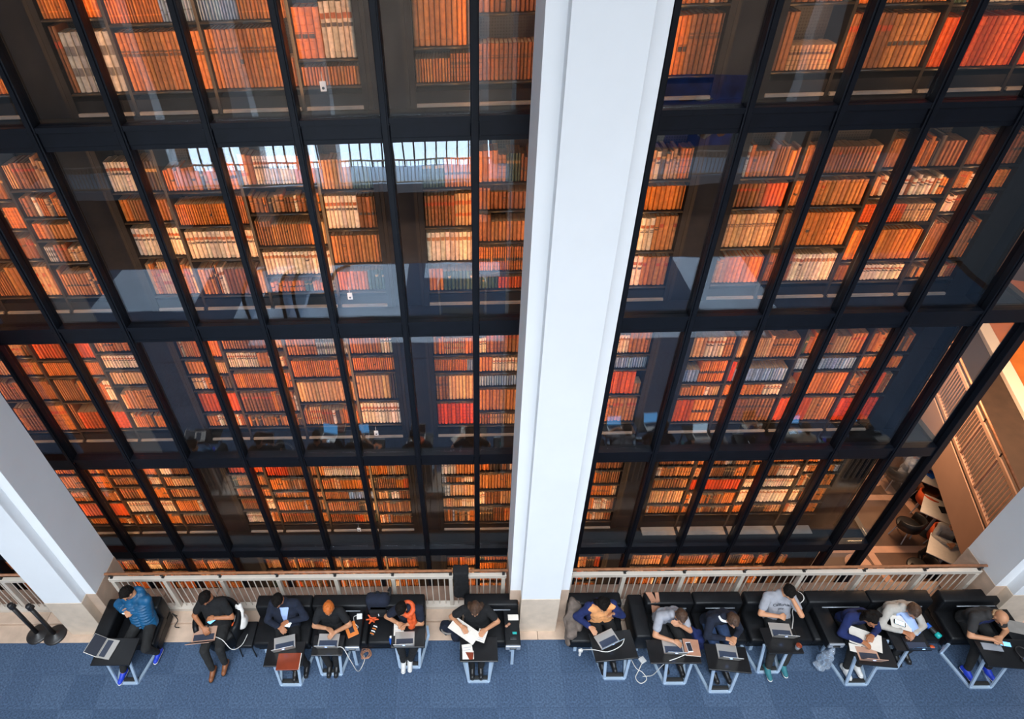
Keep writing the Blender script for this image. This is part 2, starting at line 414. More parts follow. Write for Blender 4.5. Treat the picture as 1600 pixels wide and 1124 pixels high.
# ------------------------------------------------------------------ bookcases and books
ROWS = {
('B',1):dict(A=[1.5,.94,.25],B=[1.68,1.3,.83,.25],C=[1.7,1.38,1.08,.61,.29],D=[1.67,1.33,1.03,.66,.27]),
('B',2):dict(A=[1.5,.88,.25],B=[1.67,1.23,.77,.23],C=[1.83,1.49,1.08,.59,.27],D=[1.58,1.2,.98,.61,.26]),
('B',3):dict(A=[1.5,.88,.25],B=[1.72,1.37,.93,.51,.25],C=[1.7,1.28,.78,.29],D=[1.56,1.2,.92,.57,.24]),
('B',4):dict(A=[1.6,1.08,.51,.25],B=[1.64,1.14,.66,.25],C=[1.71,1.39,.82,.3],D=[1.57,1.2,.91,.53,.2]),
('C',1):dict(A=[1.6,1.17,.59,.25],B=[1.63,1.14,.66,.22],C=[1.67,1.35,.78,.25],D=[1.56,1.34,.97,.65,.22],E=[1.65,1.27,.9,.5,.25]),
('C',2):dict(A=[1.5,.87,.25],B=[1.68,1.34,.92,.5,.23],C=[1.68,1.33,1.05,.54,.24],D=[1.65,1.16,.73,.22],E=[1.66,1.45,1.14,.7,.25]),
('C',4):dict(A=[1.5,.89,.25],B=[1.66,1.28,.74,.23],C=[1.63,1.35,.84,.26],D=[1.65,1.27,.93,.53,.22],E=[1.62,1.16,.7,.25]),
('D',1):dict(A=[1.5,.87,.26],B=[1.66,1.29,.76,.24],C=[1.52,1.05,.77,.23],D=[1.73,1.43,1.11,.69,.4]),
('D',2):dict(A=[1.5,.84,.26],B=[1.68,1.29,.76,.25],C=[1.5,1.05,.77,.22],D=[1.71,1.4,1.05,.66,.4]),
('D',3):dict(A=[1.5,.82,.25],B=[1.73,1.39,1.05,.54,.24],C=[1.55,1.26,.77,.22],D=[1.76,1.4,1.11,.69,.4]),
('D',4):dict(A=[1.5,.81,.25],B=[1.74,1.46,1.17,.54,.26],C=[1.56,1.26,.76,.2],D=[1.75,1.5,1.13,.72,.38]),
('A',4):dict(A=[1.5,.79,.26],B=[1.74,1.39,1.09,.77,.26],C=[1.83,1.52,1.2,.69,.28],D=[1.65,1.34,1.03,.62,.24]),
('A',3):dict(A=[1.5,.8,.26],B=[1.62,1.24,.82,.27],C=[1.72,1.39,.88,.27],D=[1.65,1.39,1.01,.62,.25]),
('A',2):dict(A=[1.5,.8,.26],B=[1.66,1.2,.74,.25],C=[1.78,1.42,.92,.25],D=[1.7,1.31,.95,.51,.27]),
}
ROWS[('A',1)]=ROWS[('A',2)]; ROWS[('C',3)]=ROWS[('C',2)]
for u in (1,2,3,4): ROWS[('Z',u)]=dict(D=[1.6,1.25,.9,.5,.25],E=[1.65,1.27,.9,.5,.25])
DEF_E=[1.65,1.24,.86,.5,.25]
# book colours (leather, vellum, cloth)
BC = dict(tan=(.46,.165,.045), brown=(.27,.095,.032), lite=(.58,.30,.13), cream=(.80,.60,.42), orange=(.60,.17,.025),
          ored=(.58,.085,.012), red=(.60,.055,.007), blue=(.24,.32,.46), green=(.055,.085,.055), dark=(.07,.045,.03), grey=(.40,.37,.35))
CNAME = dict(tan='tan leather',brown='brown leather',lite='light tan leather',cream='cream vellum',orange='orange leather',ored='red-orange leather',
             red='red leather',blue='blue-grey cloth',green='dark green leather',dark='black leather',grey='grey cloth')
# runs seen on particular shelves: (case, level, unit, row from top) -> [(share, colour, height share, thickness)]
ST = {
('B','A',1,1):[(1,'orange',.95,.035)],('B','A',1,2):[(.12,'brown',1.0,.04),(.88,'grey',.90,.062)],
('B','A',2,1):[(.62,'orange',.95,.03),(.38,'blue',.9,.03)],('B','A',2,2):[(1,'tan',.96,.047)],
('B','A',3,1):[(.45,'blue',.92,.03),(.55,'tan',.95,.035)],('B','A',3,2):[(.78,'tan',.97,.042),(.22,'brown',.48,.035)],
('B','A',4,2):[(.42,'orange',.90,.075),(.58,'cream',.99,.055)],('B','A',4,3):[(1,'tan',.90,.033)],
('C','A',1,2):[(.72,'tan',.95,.055),(.13,'orange',.95,.05),(.15,'dark',.9,.035)],('C','A',1,3):[(.6,'tan',.8,.03),(.4,'brown',.95,.03)],
('C','A',2,2):[(.78,'brown',.62,.04),(.22,'tan',.95,.045)],('C','A',4,2):[(.5,'orange',.93,.05),(.5,'brown',.95,.05)],
('D','A',1,2):[(.24,'brown',.97,.05),(.76,'lite',.42,.04)],('D','A',2,2):[(.5,'brown',.96,.055),(.5,'tan',.93,.055)],
('D','A',3,2):[(1,'ored',.88,.055)],('D','A',4,2):[(1,'ored',.90,.055)],
('B','B',1,0):[(.5,'cream',.9,.04),(.5,'dark',.9,.04)],('B','B',2,2):[(1,'cream',.92,.055)],('B','B',1,2):[(1,'cream',.9,.05)],
('B','B',2,1):[(.7,'orange',.7,.03),(.3,'brown',.95,.03)],('B','B',3,3):[(1,'cream',.9,.045)],('B','B',4,1):[(.6,'cream',.95,.05),(.4,'brown',.9,.05)],
('B','B',4,2):[(1,'tan',.9,.045)],('B','B',4,3):[(.6,'orange',.8,.04),(.4,'green',.85,.045)],('B','B',4,0):[(.6,'lite',.9,.04),(.4,'green',.9,.035)],
('C','B',1,0):[(.4,'green',.9,.035),(.6,'tan',.9,.035)],('C','B',1,2):[(1,'cream',.93,.055)],('C','B',1,3):[(.3,'orange',.85,.05),(.7,'green',.75,.045)],
('C','B',1,1):[(.6,'brown',.9,.04),(.4,'lite',.95,.04)],('C','B',2,2):[(.15,'brown',.98,.05),(.85,'tan',.72,.045)],('C','B',2,3):[(.7,'orange',.93,.03),(.3,'cream',.93,.05)],('C','B',2,4):[(.3,'green',.8,.04),(.7,'ored',.8,.04)],
('C','B',4,1):[(1,'orange',.92,.05)],('C','B',4,2):[(.5,'cream',.9,.055),(.5,'tan',.95,.055)],('C','B',4,3):[(.4,'cream',.95,.07),(.6,'tan',.92,.055)],
('D','B',1,1):[(.55,'brown',.92,.05),(.45,'ored',.92,.05)],('D','B',1,2):[(1,'lite',.93,.05)],('D','B',2,1):[(1,'tan',.92,.05)],
('D','B',2,2):[(.2,'brown',.92,.05),(.8,'orange',.92,.05)],('D','B',2,3):[(.4,'brown',.9,.03),(.6,'cream',.85,.045)],('D','B',3,2):[(.6,'ored',.82,.035),(.4,'lite',.8,.04)],
('D','B',3,4):[(.4,'brown',.9,.04),(.6,'cream',.9,.05)],('D','B',3,3):[(1,'orange',.9,.05)],
('C','C',1,1):[(.77,'orange',.8,.025),(.23,'blue',.78,.025)],('C','C',1,3):[(.95,'red',.93,.055),(.05,'brown',.5,.05)],('C','C',1,2):[(.3,'brown',.9,.05),(.7,'lite',.92,.05)],
('C','C',2,2):[(1,'blue',.85,.035)],('C','C',2,1):[(.2,'tan',.9,.05),(.5,'cream',.85,.045),(.3,'brown',.9,.045)],('C','C',2,3):[(1,'tan',.93,.05)],
('B','C',3,1):[(1,'orange',.85,.03)],('B','C',4,1):[(1,'orange',.88,.03)],('B','C',2,2):[(1,'orange',.8,.03)],('B','C',3,0):[(.5,'tan',.9,.04),(.5,'grey',.9,.035)],
('B','C',4,0):[(.7,'tan',.9,.04),(.3,'cream',.9,.04)],('B','C',4,2):[(.8,'lite',.9,.05),(.2,'dark',.95,.04)],('B','C',3,2):[(1,'lite',.9,.05)],('B','C',4,3):[(1,'cream',.93,.05)],('B','C',1,3):[(1,'ored',.9,.05)],
('A','C',4,1):[(1,'cream',.9,.045)],('A','C',3,0):[(1,'ored',.93,.05)],('A','C',3,1):[(1,'orange',.88,.03)],('A','C',4,2):[(1,'lite',.85,.045)],('A','C',3,3):[(.1,'brown',1,.04),(.9,'ored',.65,.055)],
('C','C',4,1):[(1,'blue',.85,.035)],('C','C',4,2):[(.8,'ored',.95,.06),(.2,'brown',.45,.05)],('C','C',4,3):[(1,'tan',.92,.05)],('C','C',4,0):[(.5,'cream',.8,.045),(.5,'tan',.95,.05)],
('D','C',1,1):[(.35,'blue',.55,.045),(.65,'orange',.95,.03)],('D','C',1,3):[(.5,'ored',.93,.055),(.5,'orange',.93,.05)],('D','C',1,0):[(.3,'lite',.9,.05),(.5,'cream',.9,.05),(.2,'tan',.9,.05)],
('D','C',2,1):[(.1,'red',.95,.05),(.9,'blue',.6,.04)],('D','C',2,2):[(.7,'orange',.9,.05),(.3,'cream',.9,.05)],('D','C',2,3):[(1,'brown',.93,.05)],
('D','C',3,1):[(1,'blue',.85,.045)],('D','C',3,2):[(.2,'dark',.5,.05),(.8,'orange',.95,.05)],('D','C',3,3):[(.6,'ored',.95,.05),(.4,'tan',.95,.05)],('D','C',4,3):[(1,'red',.93,.06)],('D','C',4,1):[(1,'orange',.85,.04)],
('D','D',2,2):[(1,'red',.9,.05)],('D','D',3,2):[(1,'cream',.9,.045)],('D','D',3,3):[(1,'cream',.93,.06)],('D','D',1,3):[(1,'lite',.9,.045)],
('A','D',2,3):[(1,'ored',.93,.055)],('A','D',3,3):[(1,'cream',.9,.05)],('A','D',3,0):[(1,'orange',.9,.05)],('B','D',1,0):[(1,'ored',.93,.05)],('B','D',2,0):[(.4,'red',.9,.04),(.6,'brown',.9,.04)],
('B','D',3,2):[(.5,'tan',.85,.03),(.5,'blue',.85,.04)],('C','D',1,0):[(.4,'cream',.9,.05),(.6,'tan',.95,.045)],('D','E',1,1):[(1,'lite',.9,.05)],('C','E',4,1):[(.5,'lite',.9,.055),(.3,'dark',.9,.05),(.2,'ored',.9,.06)],
}
CASES = dict(Z=-3,A=-2,B=-1,C=0,D=1)
CASEN = dict(Z='outermost',A='leftmost',B='middle-left',C='half-hidden',D='rightmost')
LEVN = dict(A='top',B='second',C='third',D='fourth',E='bottom')
SECN = {1:'first',2:'second',3:'third',4:'fourth'}
EDGES=[-1.545,-.89,0,.89,1.545]
BOOKS=[]
random.seed(11)
shelf_mesh={}
def shelf(width):
    k=round(width,3)
    if k not in shelf_mesh:
        me=MB().box(-k/2,k/2,BY-.015,BY+.33,-.025,0).mesh('shelf'); me.materials.append(MAT['case_black'])
        e=MB().rod((-k/2,BY-.018,-.014),(k/2,BY-.018,-.014),.013,n=8).mesh('shelf_edge',True); e.materials.append(MAT['shelf_edge'])
        shelf_mesh[k]=(me,e)
    return shelf_mesh[k]
upr=MB().box(-.016,.016,BY-.022,BY+.34,.0,2.28).mesh('upright'); upr.materials.append(MAT['shelf_edge'])
upb=MB().box(-.03,.03,BY-.03,BY+.34,.0,2.28).mesh('upright'); upb.materials.append(MAT['case_black'])
for cn,ci in CASES.items():
    cx=1.04+3.588*ci
    for li,ln in enumerate('ABCDE'):
        if cn=='Z' and ln in 'ABC': continue
        z0=TZ[li]
        bc=empty('bookcase',(cx,0,z0),label='black bookcase full of old books, %s case, %s row of galleries'%(dict(Z='outer left',A='leftmost',B='left of the pier',C='behind the pier',D='rightmost')[cn],LEVN[ln]),cat='bookcase',group='bookcases in the glass tower')
        MB().box(-1.56,1.56,BY+.34,BY+.36,0,2.3).build('back_panel','perforated',bc)
        MB().box(-1.56,1.56,BY-.01,BY+.33,.0,.17).build('plinth','case_black',bc)
        wide = cn=='D' and ln=='D'
        for u in range(4):
            a,b=EDGES[u]+.03,EDGES[u+1]-.03
            if wide: MB().box(a,b,BY-.19,BY-.02,.005,.02).build('kick_strip','strip_grey',bc)
            else: MB().box(a,b,BY-.045,BY-.012,.02,.05).build('kick_strip','strip_grey',bc)
        MB().box(-1.56,1.56,BY-.02,BY+.34,2.2,2.3).build('top_board','case_black',bc)
        for q,e in enumerate(EDGES): inst('upright',upb if q in(0,4) else upr,bc,(e,0,0))
        MB().box(1.575,2.013,BY-.0,BY+.05,0,2.32).build('side_panel','panel_dark',bc)
        for xs in (1.60,1.988): MB().box(xs-.02,xs+.02,BY-.025,BY,0,2.32).build('panel_frame','case_black',bc)
        for u in (1,2,3,4):
            rows=ROWS[(cn,u)].get(ln, DEF_E)
            a,b=EDGES[u-1]+(.032 if u==1 else .018), EDGES[u]-(.032 if u==4 else .018)
            for ri,z in enumerate(rows):
                sm,se=shelf(b-a); xm=(a+b)/2
                s=inst('shelf',sm,bc,(xm,0,z)); inst('shelf_edge',se,s)
                top=(rows[ri-1]-.03) if ri else min(z+.42,2.17)
                av=top-z-.03
                sty=ST.get((cn,ln,u,ri))
                if not sty:
                    sty=[]; left=1.
                    while left>.02:
                        sh=min(left,random.choice([.08,.12,.18,.25,.35,.5,.8]))
                        sty.append((sh,random.choice(['tan']*7+['lite']*4+['brown']*7+['orange']*5+['cream']*2+(['ored','dark','grey','green','cream','dark'] if sh<.26 else [])),random.uniform(.72,.96),random.uniform(.03,.055))); left-=sh
                x=a+.004; row=[]; acc=a
                for sh,cname,hf,th in sty:
                    acc+=sh*(b-a)
                    base=BC[cname]; lab=random.random(); dep=random.uniform(.17,.26)
                    mixed=random.random()<.35 and (cn,ln,u,ri) not in ST
                    while x<acc-.012:
                        t=th*random.uniform(.85,1.15) if not mixed else random.uniform(.022,.06)
                        if x+t>b-.003: t=b-.003-x
                        if t<.012: break
                        if x+t>acc+.02 and sh<.999: pass
                        h=av*hf*(random.uniform(.985,1.0) if not mixed else random.uniform(.82,1.05)); h=min(h,av*.99)
                        cnm=cname
                        if mixed and random.random()<.4:
                            cnm=random.choice(['tan','lite','brown','orange','cream','dark','brown'])
                        c=BC[cnm]; j=random.uniform(.66,1.15)
                        col=tuple(min(1,max(.004,v*j*random.uniform(.93,1.07))) for v in c)
                        row.append(dict(x=cx+x,t=t-.0045,z=z0+z,h=h,d=min(dep+random.uniform(-.02,.02),.30),y=BY+.012+random.uniform(0,.012),col=col,cn=cnm,lab=lab if random.random()<.9 else random.random(),key=(cn,ln,u,ri)))
                        x+=t
                for i,bk in enumerate(row):
                    bk['n']=i+1; bk['rows']=len(rows); BOOKS.append(bk)

def visible_area(b):
    c=(b['x']+b['t']/2,b['y'],b['z']+b['h']/2)
    px,py,zc=proj(c); bx,by,_=proj((c[0],c[1],b['z'])); tx,ty,_=proj((c[0],c[1],b['z']+b['h']))
    if not(4<px<1596) or by<6 or ty<-30 or by>893: return 0
    s=(GY-.05)/c[1]; gx=c[0]*s
    if min(abs(gx-x) for x in MX)<.05+b['t']*.4: return 0
    gz=CAM.z+(c[2]-CAM.z)*s
    if min(abs(gz-(t-.07)) for t in TZ)<.15: return 0
    for pcx in (1.035,-6.23,8.225):
        for Y in (4.71,5.5):
            if abs(c[0]*Y/c[1]-pcx)<.47: return 0
    return b['t']*b['h']/zc**2*(min(by,1e4)-max(ty,0))/max(by-ty,1e-3)
for b in BOOKS: b['area']=visible_area(b)
BOOKS.sort(key=lambda b:-b['area'])
BIG=BOOKS[:300]; REST=BOOKS[300:]

def book_shape(t,h,d,bands):
    """open-topped leather case with a rounded spine facing -Y and raised bands; origin at the spine's foot, left corner"""
    m=MB(); prof=[(0,.016),(t*.12,.006),(t*.35,0),(t*.65,0),(t*.88,.006),(t,.016)]
    outer=[(0,d)]+prof+[(t,d)]
    cv=min(.0035,t*.12)
    inner=[(cv,d),(cv,.022),(t-cv,.022),(t-cv,d)]
    n=len(outer)
    vs=[(x,y,0) for x,y in outer]+[(x,y,h) for x,y in outer]+[(x,y,h) for x,y in inner]+[(x,y,h-.02) for x,y in inner]
    fs=[(i,i+1,n+i+1,n+i) for i in range(n-1)]+[(n-1,0,n,2*n-1)]+[tuple(range(n))[::-1]]
    I=2*n; J=I+4
    fs+=[(n,n+1,I+1,I),(n+n-1,I+3,I+2,n+n-2)]
    fs+=[tuple([n+1]+[n+k for k in range(2,n-1)]+[I+2,I+1])]
    fs+=[(I,I+1,J+1,J),(I+1,I+2,J+2,J+1),(I+2,I+3,J+3,J+2)]
    m.add(vs,fs)
    for f in bands:
        z=h*f; r=.006
        for k in range(len(prof)-1):
            (xa,ya),(xb,yb)=prof[k],prof[k+1]
            m.add([(xa,ya,z-r),(xb,yb,z-r),(xb,yb,z+r),(xa,ya,z+r),(xa,ya-.004,z-r*.5),(xb,yb-.004,z-r*.5),(xb,yb-.004,z+r*.5),(xa,ya-.004,z+r*.5)],[(4,5,6,7),(0,1,5,4),(3,7,6,2)])
    return m
BANDSETS=[(.17,.34,.5,.66,.83),(.2,.4,.6,.8),(.12,.88),()]
def label_cols(b):
    """(low, high, colour) patches on the spine"""
    l=b['lab']; c=b['cn']
    if c=='cream': return [(.70,.80,(.40,.10,.03)),(.56,.63,(.10,.07,.06))] if l<.7 else [(.72,.84,(.42,.16,.06))]
    if c=='grey': return [(.28,.42,(.12,.11,.11)),(.62,.78,(.12,.11,.11))]
    if c=='lite': return [(.62,.72,(.16,.08,.05))] if l<.35 else ([(.66,.78,(.45,.10,.03)),(.30,.40,(.45,.10,.03))] if l<.6 else [])
    if c in('tan','brown'): return [(.60,.70,(.10,.05,.03))] if l<.25 else ([(.68,.78,(.40,.06,.02))] if l<.42 else ([(.42,.50,(.06,.045,.035))] if l<.5 else []))
    if c=='orange': return [(.40,.52,(.05,.035,.03))] if l<.22 else []
    if c in('green','dark'): return [(.64,.74,(.45,.26,.10))] if l<.6 else []
    return []
def ordinal(n): return '%d%s'%(n,'th' if 10<=n%100<=20 else {1:'st',2:'nd',3:'rd'}.get(n%10,'th'))
ROWN={0:'first',1:'second',2:'third',3:'fourth',4:'fifth'}
for b in BIG:
    cn,ln,u,ri=b['key']; bs=BANDSETS[int(b['lab']*3.99)]
    me=book_shape(b['t'],b['h'],b['d'],bs).mesh('book'); me.materials.append(MAT['book_leather'])
    o=inst('book',me,None,(b['x'],b['y'],b['z'])); o.color=(*b['col'],1)
    size='tall' if b['h']>.48 else ('small' if b['h']<.28 else 'upright')
    tag(o,'%s %s book, %s from left, %s shelf, %s section, %s bookcase, %s gallery'%(size,CNAME[b['cn']],ordinal(b['n']),ROWN[ri],SECN[u],CASEN[cn],LEVN[ln]),'book','books in the glass tower')
    cv=min(.0035,b['t']*.12)
    MB().box(cv,b['t']-cv,.022,b['d']-.004,.004,b['h']-.007).build('page_block','page_edge',o)
    for lo,hi,c in label_cols(b):
        t=b['t']; m=MB(); pr=[(t*.08,.0085),(t*.35,-.0012),(t*.65,-.0012),(t*.92,.0085)]
        m.add([(x,y-.0012,b['h']*f) for f in(lo,hi) for x,y in pr]+[(x,y+.002,b['h']*f) for f in(lo,hi) for x,y in pr],
              [(0,1,5,4),(1,2,6,5),(2,3,7,6),(4,5,13,12),(5,6,14,13),(6,7,15,14),(8,9,1,0),(9,10,2,1),(10,11,3,2),(0,4,12,8),(3,11,15,7)])
        p=m.build('spine_label','book_leather',o); p.color=(*c,1)
# the rest of the books: real geometry, one object
vs=[];fs=[];cols=[]
for b in REST:
    t,h,d=b['t'],b['h'],b['d']; X,Y,Z=b['x'],b['y'],b['z']
    if b['key'][1]=='A' and Z-TZ[0]>1.2 and abs(X)<2: pass
    zs=[0.]; zc=[b['col']]
    marks=sorted(label_cols(b)); 
    sp=[(lo,hi,c) for lo,hi,c in marks]
    if b['lab']*10%1<.6:
        dk=tuple(v*.45 for v in b['col']); hl=tuple(min(1,v*1.5) for v in b['col'])
        for f_ in BANDSETS[int(b['lab']*3.99)]:
            if all(hi<f_-.02 or lo>f_+.02 for lo,hi,_ in marks): sp.append((f_-.012,f_+.012,dk if b['lab']<.6 else hl))
    for lo,hi,c in sorted(sp):
        zs+= [lo,hi]; zc+=[c,b['col']]
    zs.append(1.)
    prof=[(0,d),(0,.020),(t*.22,.002),(t*.5,0),(t*.78,.002),(t,.020),(t,d)]
    k=len(vs); n=len(prof)
    for f in zs:
        for x,y in prof: vs.append((X+x,Y+y,Z+h*f))
    for s in range(len(zs)-1):
        for i in range(n-1):
            fs.append((k+s*n+i,k+s*n+i+1,k+(s+1)*n+i+1,k+(s+1)*n+i)); cols.append(zc[s])
    q=k+(len(zs)-1)*n; fs.append(tuple(q+i for i in range(n))); cols.append((.34,.22,.12))
me=bpy.data.meshes.new('books'); me.from_pydata(vs,[],fs); me.update(); me.materials.append(MAT['book_rows'])
ca=me.color_attributes.new('Col','FLOAT_COLOR','CORNER'); arr=[]
for f,c in zip(me.polygons,cols): arr += [c[0],c[1],c[2],1.]*f.loop_total
ca.data.foreach_set('color',arr)
o=bpy.data.objects.new('books',me); COL.objects.link(o)
tag(o,'thousands of smaller old leather books on the tower shelves','books',kind='stuff')
print('BOOKS',len(BOOKS),len(fs))

# little white sensor tags hanging in the cases
for i,(x,z,lab) in enumerate([(-1.395,7.853,'white sensor tag hanging in the top gallery'),(-1.474,5.312,'white sensor tag hanging in the second gallery'),(-1.418,2.772,'white sensor tag hanging in the third gallery'),(-2.009,.24,'white sensor tag hanging in the fourth gallery')]):
    t=empty('sensor_tag',(x,6.48,z),label=lab,cat='sensor',group='sensor tags')
    MB().cbox(-.032,.032,-.008,.008,-.05,.05,.006).build('tag_body','white',t)
    MB().rod((0,-.0085,-.015),(0,-.0105,-.015),.014,n=12).build('tag_lens','phone_black',t)
    MB().rod((0,0,.05),(0,.0,.14),.003,n=6).build('tag_cord','cable_white',t)
# ------------------------------------------------------------------ railing in front of the void
RY=5.12
def railing(xa, xb, posts, label):
    r=empty('railing',((xa+xb)/2,RY,.045),label=label,cat='railing',group='cream railings in front of the tower')
    cx=(xa+xb)/2
    q=lambda x:x-cx
    MB().rod((q(xa)-.02,0,1.075),(q(xb)+.02,0,1.075),.022,n=10).build('handrail','handrail_wood',r,True)
    MB().cbox(q(xa),q(xb),-.032,.032,.89,.965,.006).build('top_rail','cream_paint',r)
    MB().cbox(q(xa),q(xb),-.055,.055,.0,.085,.006).build('bottom_rail','cream_paint',r)
    pm=MB().cbox(-.03,.03,-.034,.034,.085,.89,.004).mesh('post'); pm.materials.append(MAT['cream_paint'])
    bm_=MB().rod((0,0,.085),(0,0,.89),.0085,n=6).mesh('baluster'); bm_.materials.append(MAT['cream_paint'])
    km=MB().rod((0,0,.96),(0,0,1.07),.013,n=8).cbox(-.02,.02,-.02,.02,.96,.985,.004).lathe([(.026,1.03),(.03,1.045),(.022,1.06)],n=10).mesh('bracket'); km.materials.append(MAT['bracket_black'])
    for p in posts:
        inst('post',pm,r,(q(p),0,0)); inst('bracket',km,r,(q(p),0,0))
    ps=[xa]+sorted(posts)+[xb]
    for a,b in zip(ps[:-1],ps[1:]):
        n=round((b-a)/.1)
        for k in range(1,n):
            x=a+(b-a)*k/n
            if min(abs(x-p) for p in posts)>.05: inst('baluster',bm_,r,(q(x),0,0))
railing(-5.70,.545,[-5.65,-4.83,-3.925,-3.026,-2.12,-1.22,-.32,.50],'cream metal railing with wooden handrail left of the central pier')
railing(1.50,7.74,[1.54,2.363,3.27,4.18,5.08,5.985,6.89,7.70],'cream metal railing with wooden handrail right of the central pier')
railing(-10.5,-6.70,[-10.1,-9.2,-8.3,-7.42,-6.74],'short stretch of cream railing beside the leftmost pier')

# black coat over the handrail
c=MB()
for i in range(7):
    t=i/6; c.capsule((-.25+.185*t,5.06-.012*math.sin(i*2.1),1.10),(-.25+.185*t+.01*math.sin(i),5.055-.02*math.sin(i*1.7),.50+.03*math.sin(i*2.3)),.030,.034)
    c.capsule((-.25+.185*t,5.06,1.14),(-.25+.185*t,5.18,1.145),.030,.028); c.capsule((-.25+.185*t,5.185,1.14),(-.25+.185*t,5.20,.82),.028,.026)
o=remeshed(c,'coat','black_cloth',.016,disp=.012,dscale=16); tag(o,'black coat hung over the wooden handrail','coat')

# ------------------------------------------------------------------ hall behind the photographer (seen mirrored in the glass)
hall=empty('floor_hall',kind='structure',label='pale stone lower hall floor')
MB().box(-18,18,-16,-3.5,LOWZ-.2,LOWZ).build('hall_slab','cafe_floor',hall)
MB().box(-18,18,-16,-10.7,-1.1,-.75).build('hall_gallery','hall_stone',hall)
bw=empty('wall_back',kind='structure',label='stone wall of the hall with bright low windows')
MB().box(-18,18,-12.9,-12.6,1.35,16).build('stone_wall','hall_wall',bw)
for i in range(28):
    x=-11.5+.45*i
    MB().box(x+.03,x+.42,-12.62,-12.58,-.74,1.3).build('window_pane','window_glow',bw)
    MB().box(x-.03,x+.03,-12.7,-12.5,-.75,1.35).build('window_bar','black_frame',bw)
MB().box(-18,-11.6,-12.9,-12.6,-.75,1.35).build('wall_block','hall_wall',bw); MB().box(1.2,18,-12.9,-12.6,-.75,1.35).build('wall_block','hall_wall',bw)
for x,wd in((-12,.8),(-8.3,.7),(-5.3,.7),(.6,.7),(6.4,.6),(12.6,.8)):
    MB().box(x-wd/2,x+wd/2,-11.6,-10.9,LOWZ,16).build('hall_pillar','plaster',bw)
hr=empty('gallery_railing',(0,-10.75,-.75),label='white railing of the opposite gallery behind the photographer',cat='railing')
MB().box(-16,16,-.03,.03,1.0,1.06).build('top_rail','cream_paint',hr)
MB().box(-16,16,-.03,.03,.05,.1).build('bottom_rail','cream_paint',hr)
bm2=MB().box(-.012,.012,-.012,.012,.1,1.0).mesh('baluster'); bm2.materials.append(MAT['cream_paint'])
for i in range(200): inst('baluster',bm2,hr,(-16+.16*i,0,0))
ft=empty('wall_hanging',(9.4,-12.5,-.05),label='large blue and orange wall hanging on the far stone wall',cat='tapestry')
MB().box(-1.9,1.9,-.04,0,-.1,2.6).build('cloth','mural_blue',ft)
random.seed(3)
for i in range(9):
    x=random.uniform(-1.5,1.4); z=random.uniform(.2,2.2); wv=random.uniform(.3,.9); hv=random.uniform(.2,.7)
    n=7; pts=[(x+wv/2*math.cos(2*math.pi*k/n)*random.uniform(.6,1.1),z+hv/2*math.sin(2*math.pi*k/n)*random.uniform(.6,1.1)) for k in range(n)]
    m=MB(); m.add([(px,.004,pz) for px,pz in pts]+[(px,.012,pz) for px,pz in pts],[tuple(range(n))[::-1],tuple(range(n,2*n))]+[(k,(k+1)%n,n+(k+1)%n,n+k) for k in range(n)])
    m.build('cloth_patch',['mural_orange','mural_pale'][i%2],ft)
def escalator(x,label):
    e=empty('escalator',(x,-1.0,0),label=label,cat='escalator',group='escalators behind the photographer')
    sm=MB().box(-.4,.4,-.36,.0,-.2,0).mesh('step'); sm.materials.append(MAT['escalator_dark'])
    for k in range(8): inst('step',sm,e,(0,-.25-.36*k,.02-.18*max(0,k-1)))
    for s in(-1,1):
        MB().tube([(s*.48,.35,.05),(s*.48,.42,.6),(s*.48,.2,.95),(s*.48,-.6,.9),(s*.48,-1.6,.45),(s*.48,-3,-.3)],.045).build('handrail','rubber',e,True)
        m=MB(); m.add([(s*.48-.01,.35,0),(s*.48-.01,-3,-1.3),(s*.48-.01,-3,-.3),(s*.48-.01,-.6,.88),(s*.48-.01,.3,.9),(s*.48+.01,.35,0),(s*.48+.01,-3,-1.3),(s*.48+.01,-3,-.3),(s*.48+.01,-.6,.88),(s*.48+.01,.3,.9)],[(0,1,2,3,4),(9,8,7,6,5),(0,5,6,1),(1,6,7,2),(2,7,8,3),(3,8,9,4),(4,9,5,0)])
        m.build('balustrade','steel',e)
escalator(-4.0,'dark escalator with steel balustrades, nearer the left'); escalator(-5.3,'dark escalator with steel balustrades, farther left')
st=empty('stair_flight',(-.1,-.8,0),label='short dark stair with white handrails in the hall floor',cat='stairs')
for k in range(7): MB().box(-.55,.55,-.28*k-.28,-.28*k,-.17*k-.1,-.17*k+.02).build('tread','escalator_dark',st)
for s in(-1,1): MB().tube([(s*.6,.2,0),(s*.6,.2,.95),(s*.6,-.2,.95),(s*.6,-2,-.1)],.025).build('handrail','white',st,True)

# ------------------------------------------------------------------ lower café and walkway right of the tower
lf=empty('floor_lower',kind='structure',label='dark brown lower hall floor inlaid with tan stone bands')
MB().box(-14,20,5.0,18,LOWZ-.2,LOWZ).build('floor_slab','cafe_floor',lf)
def band(pts,name='floor_band',m='cafe_band',h=.006): MB().prism(pts,LOWZ,LOWZ+h).build(name,m,lf)
band([(7.0,7.65),(11.5,7.63),(11.5,7.80),(7.0,7.81)])
band([(9.0,9.05),(11,9.02),(11,9.17),(9.0,9.21)],h=.006)
band([(9.86,10.6),(10.13,10.6),(10.22,9.22),(9.98,9.22)],h=.005)
band([(10.22,9.02),(10.42,9.02),(10.50,8.3),(10.30,8.3)],h=.004)
band([(8.70,7.64),(8.86,7.64),(8.92,6.9),(8.76,6.9)],h=.004)
band([(9.84+.17*math.cos(k*math.pi/10),9.62+.17*math.sin(k*math.pi/10)) for k in range(20)],'floor_disc',h=.007)
band([(8.39+.27*math.cos(k*math.pi/10),7.36+.27*math.sin(k*math.pi/10)) for k in range(20)],'floor_disc',h=.008)
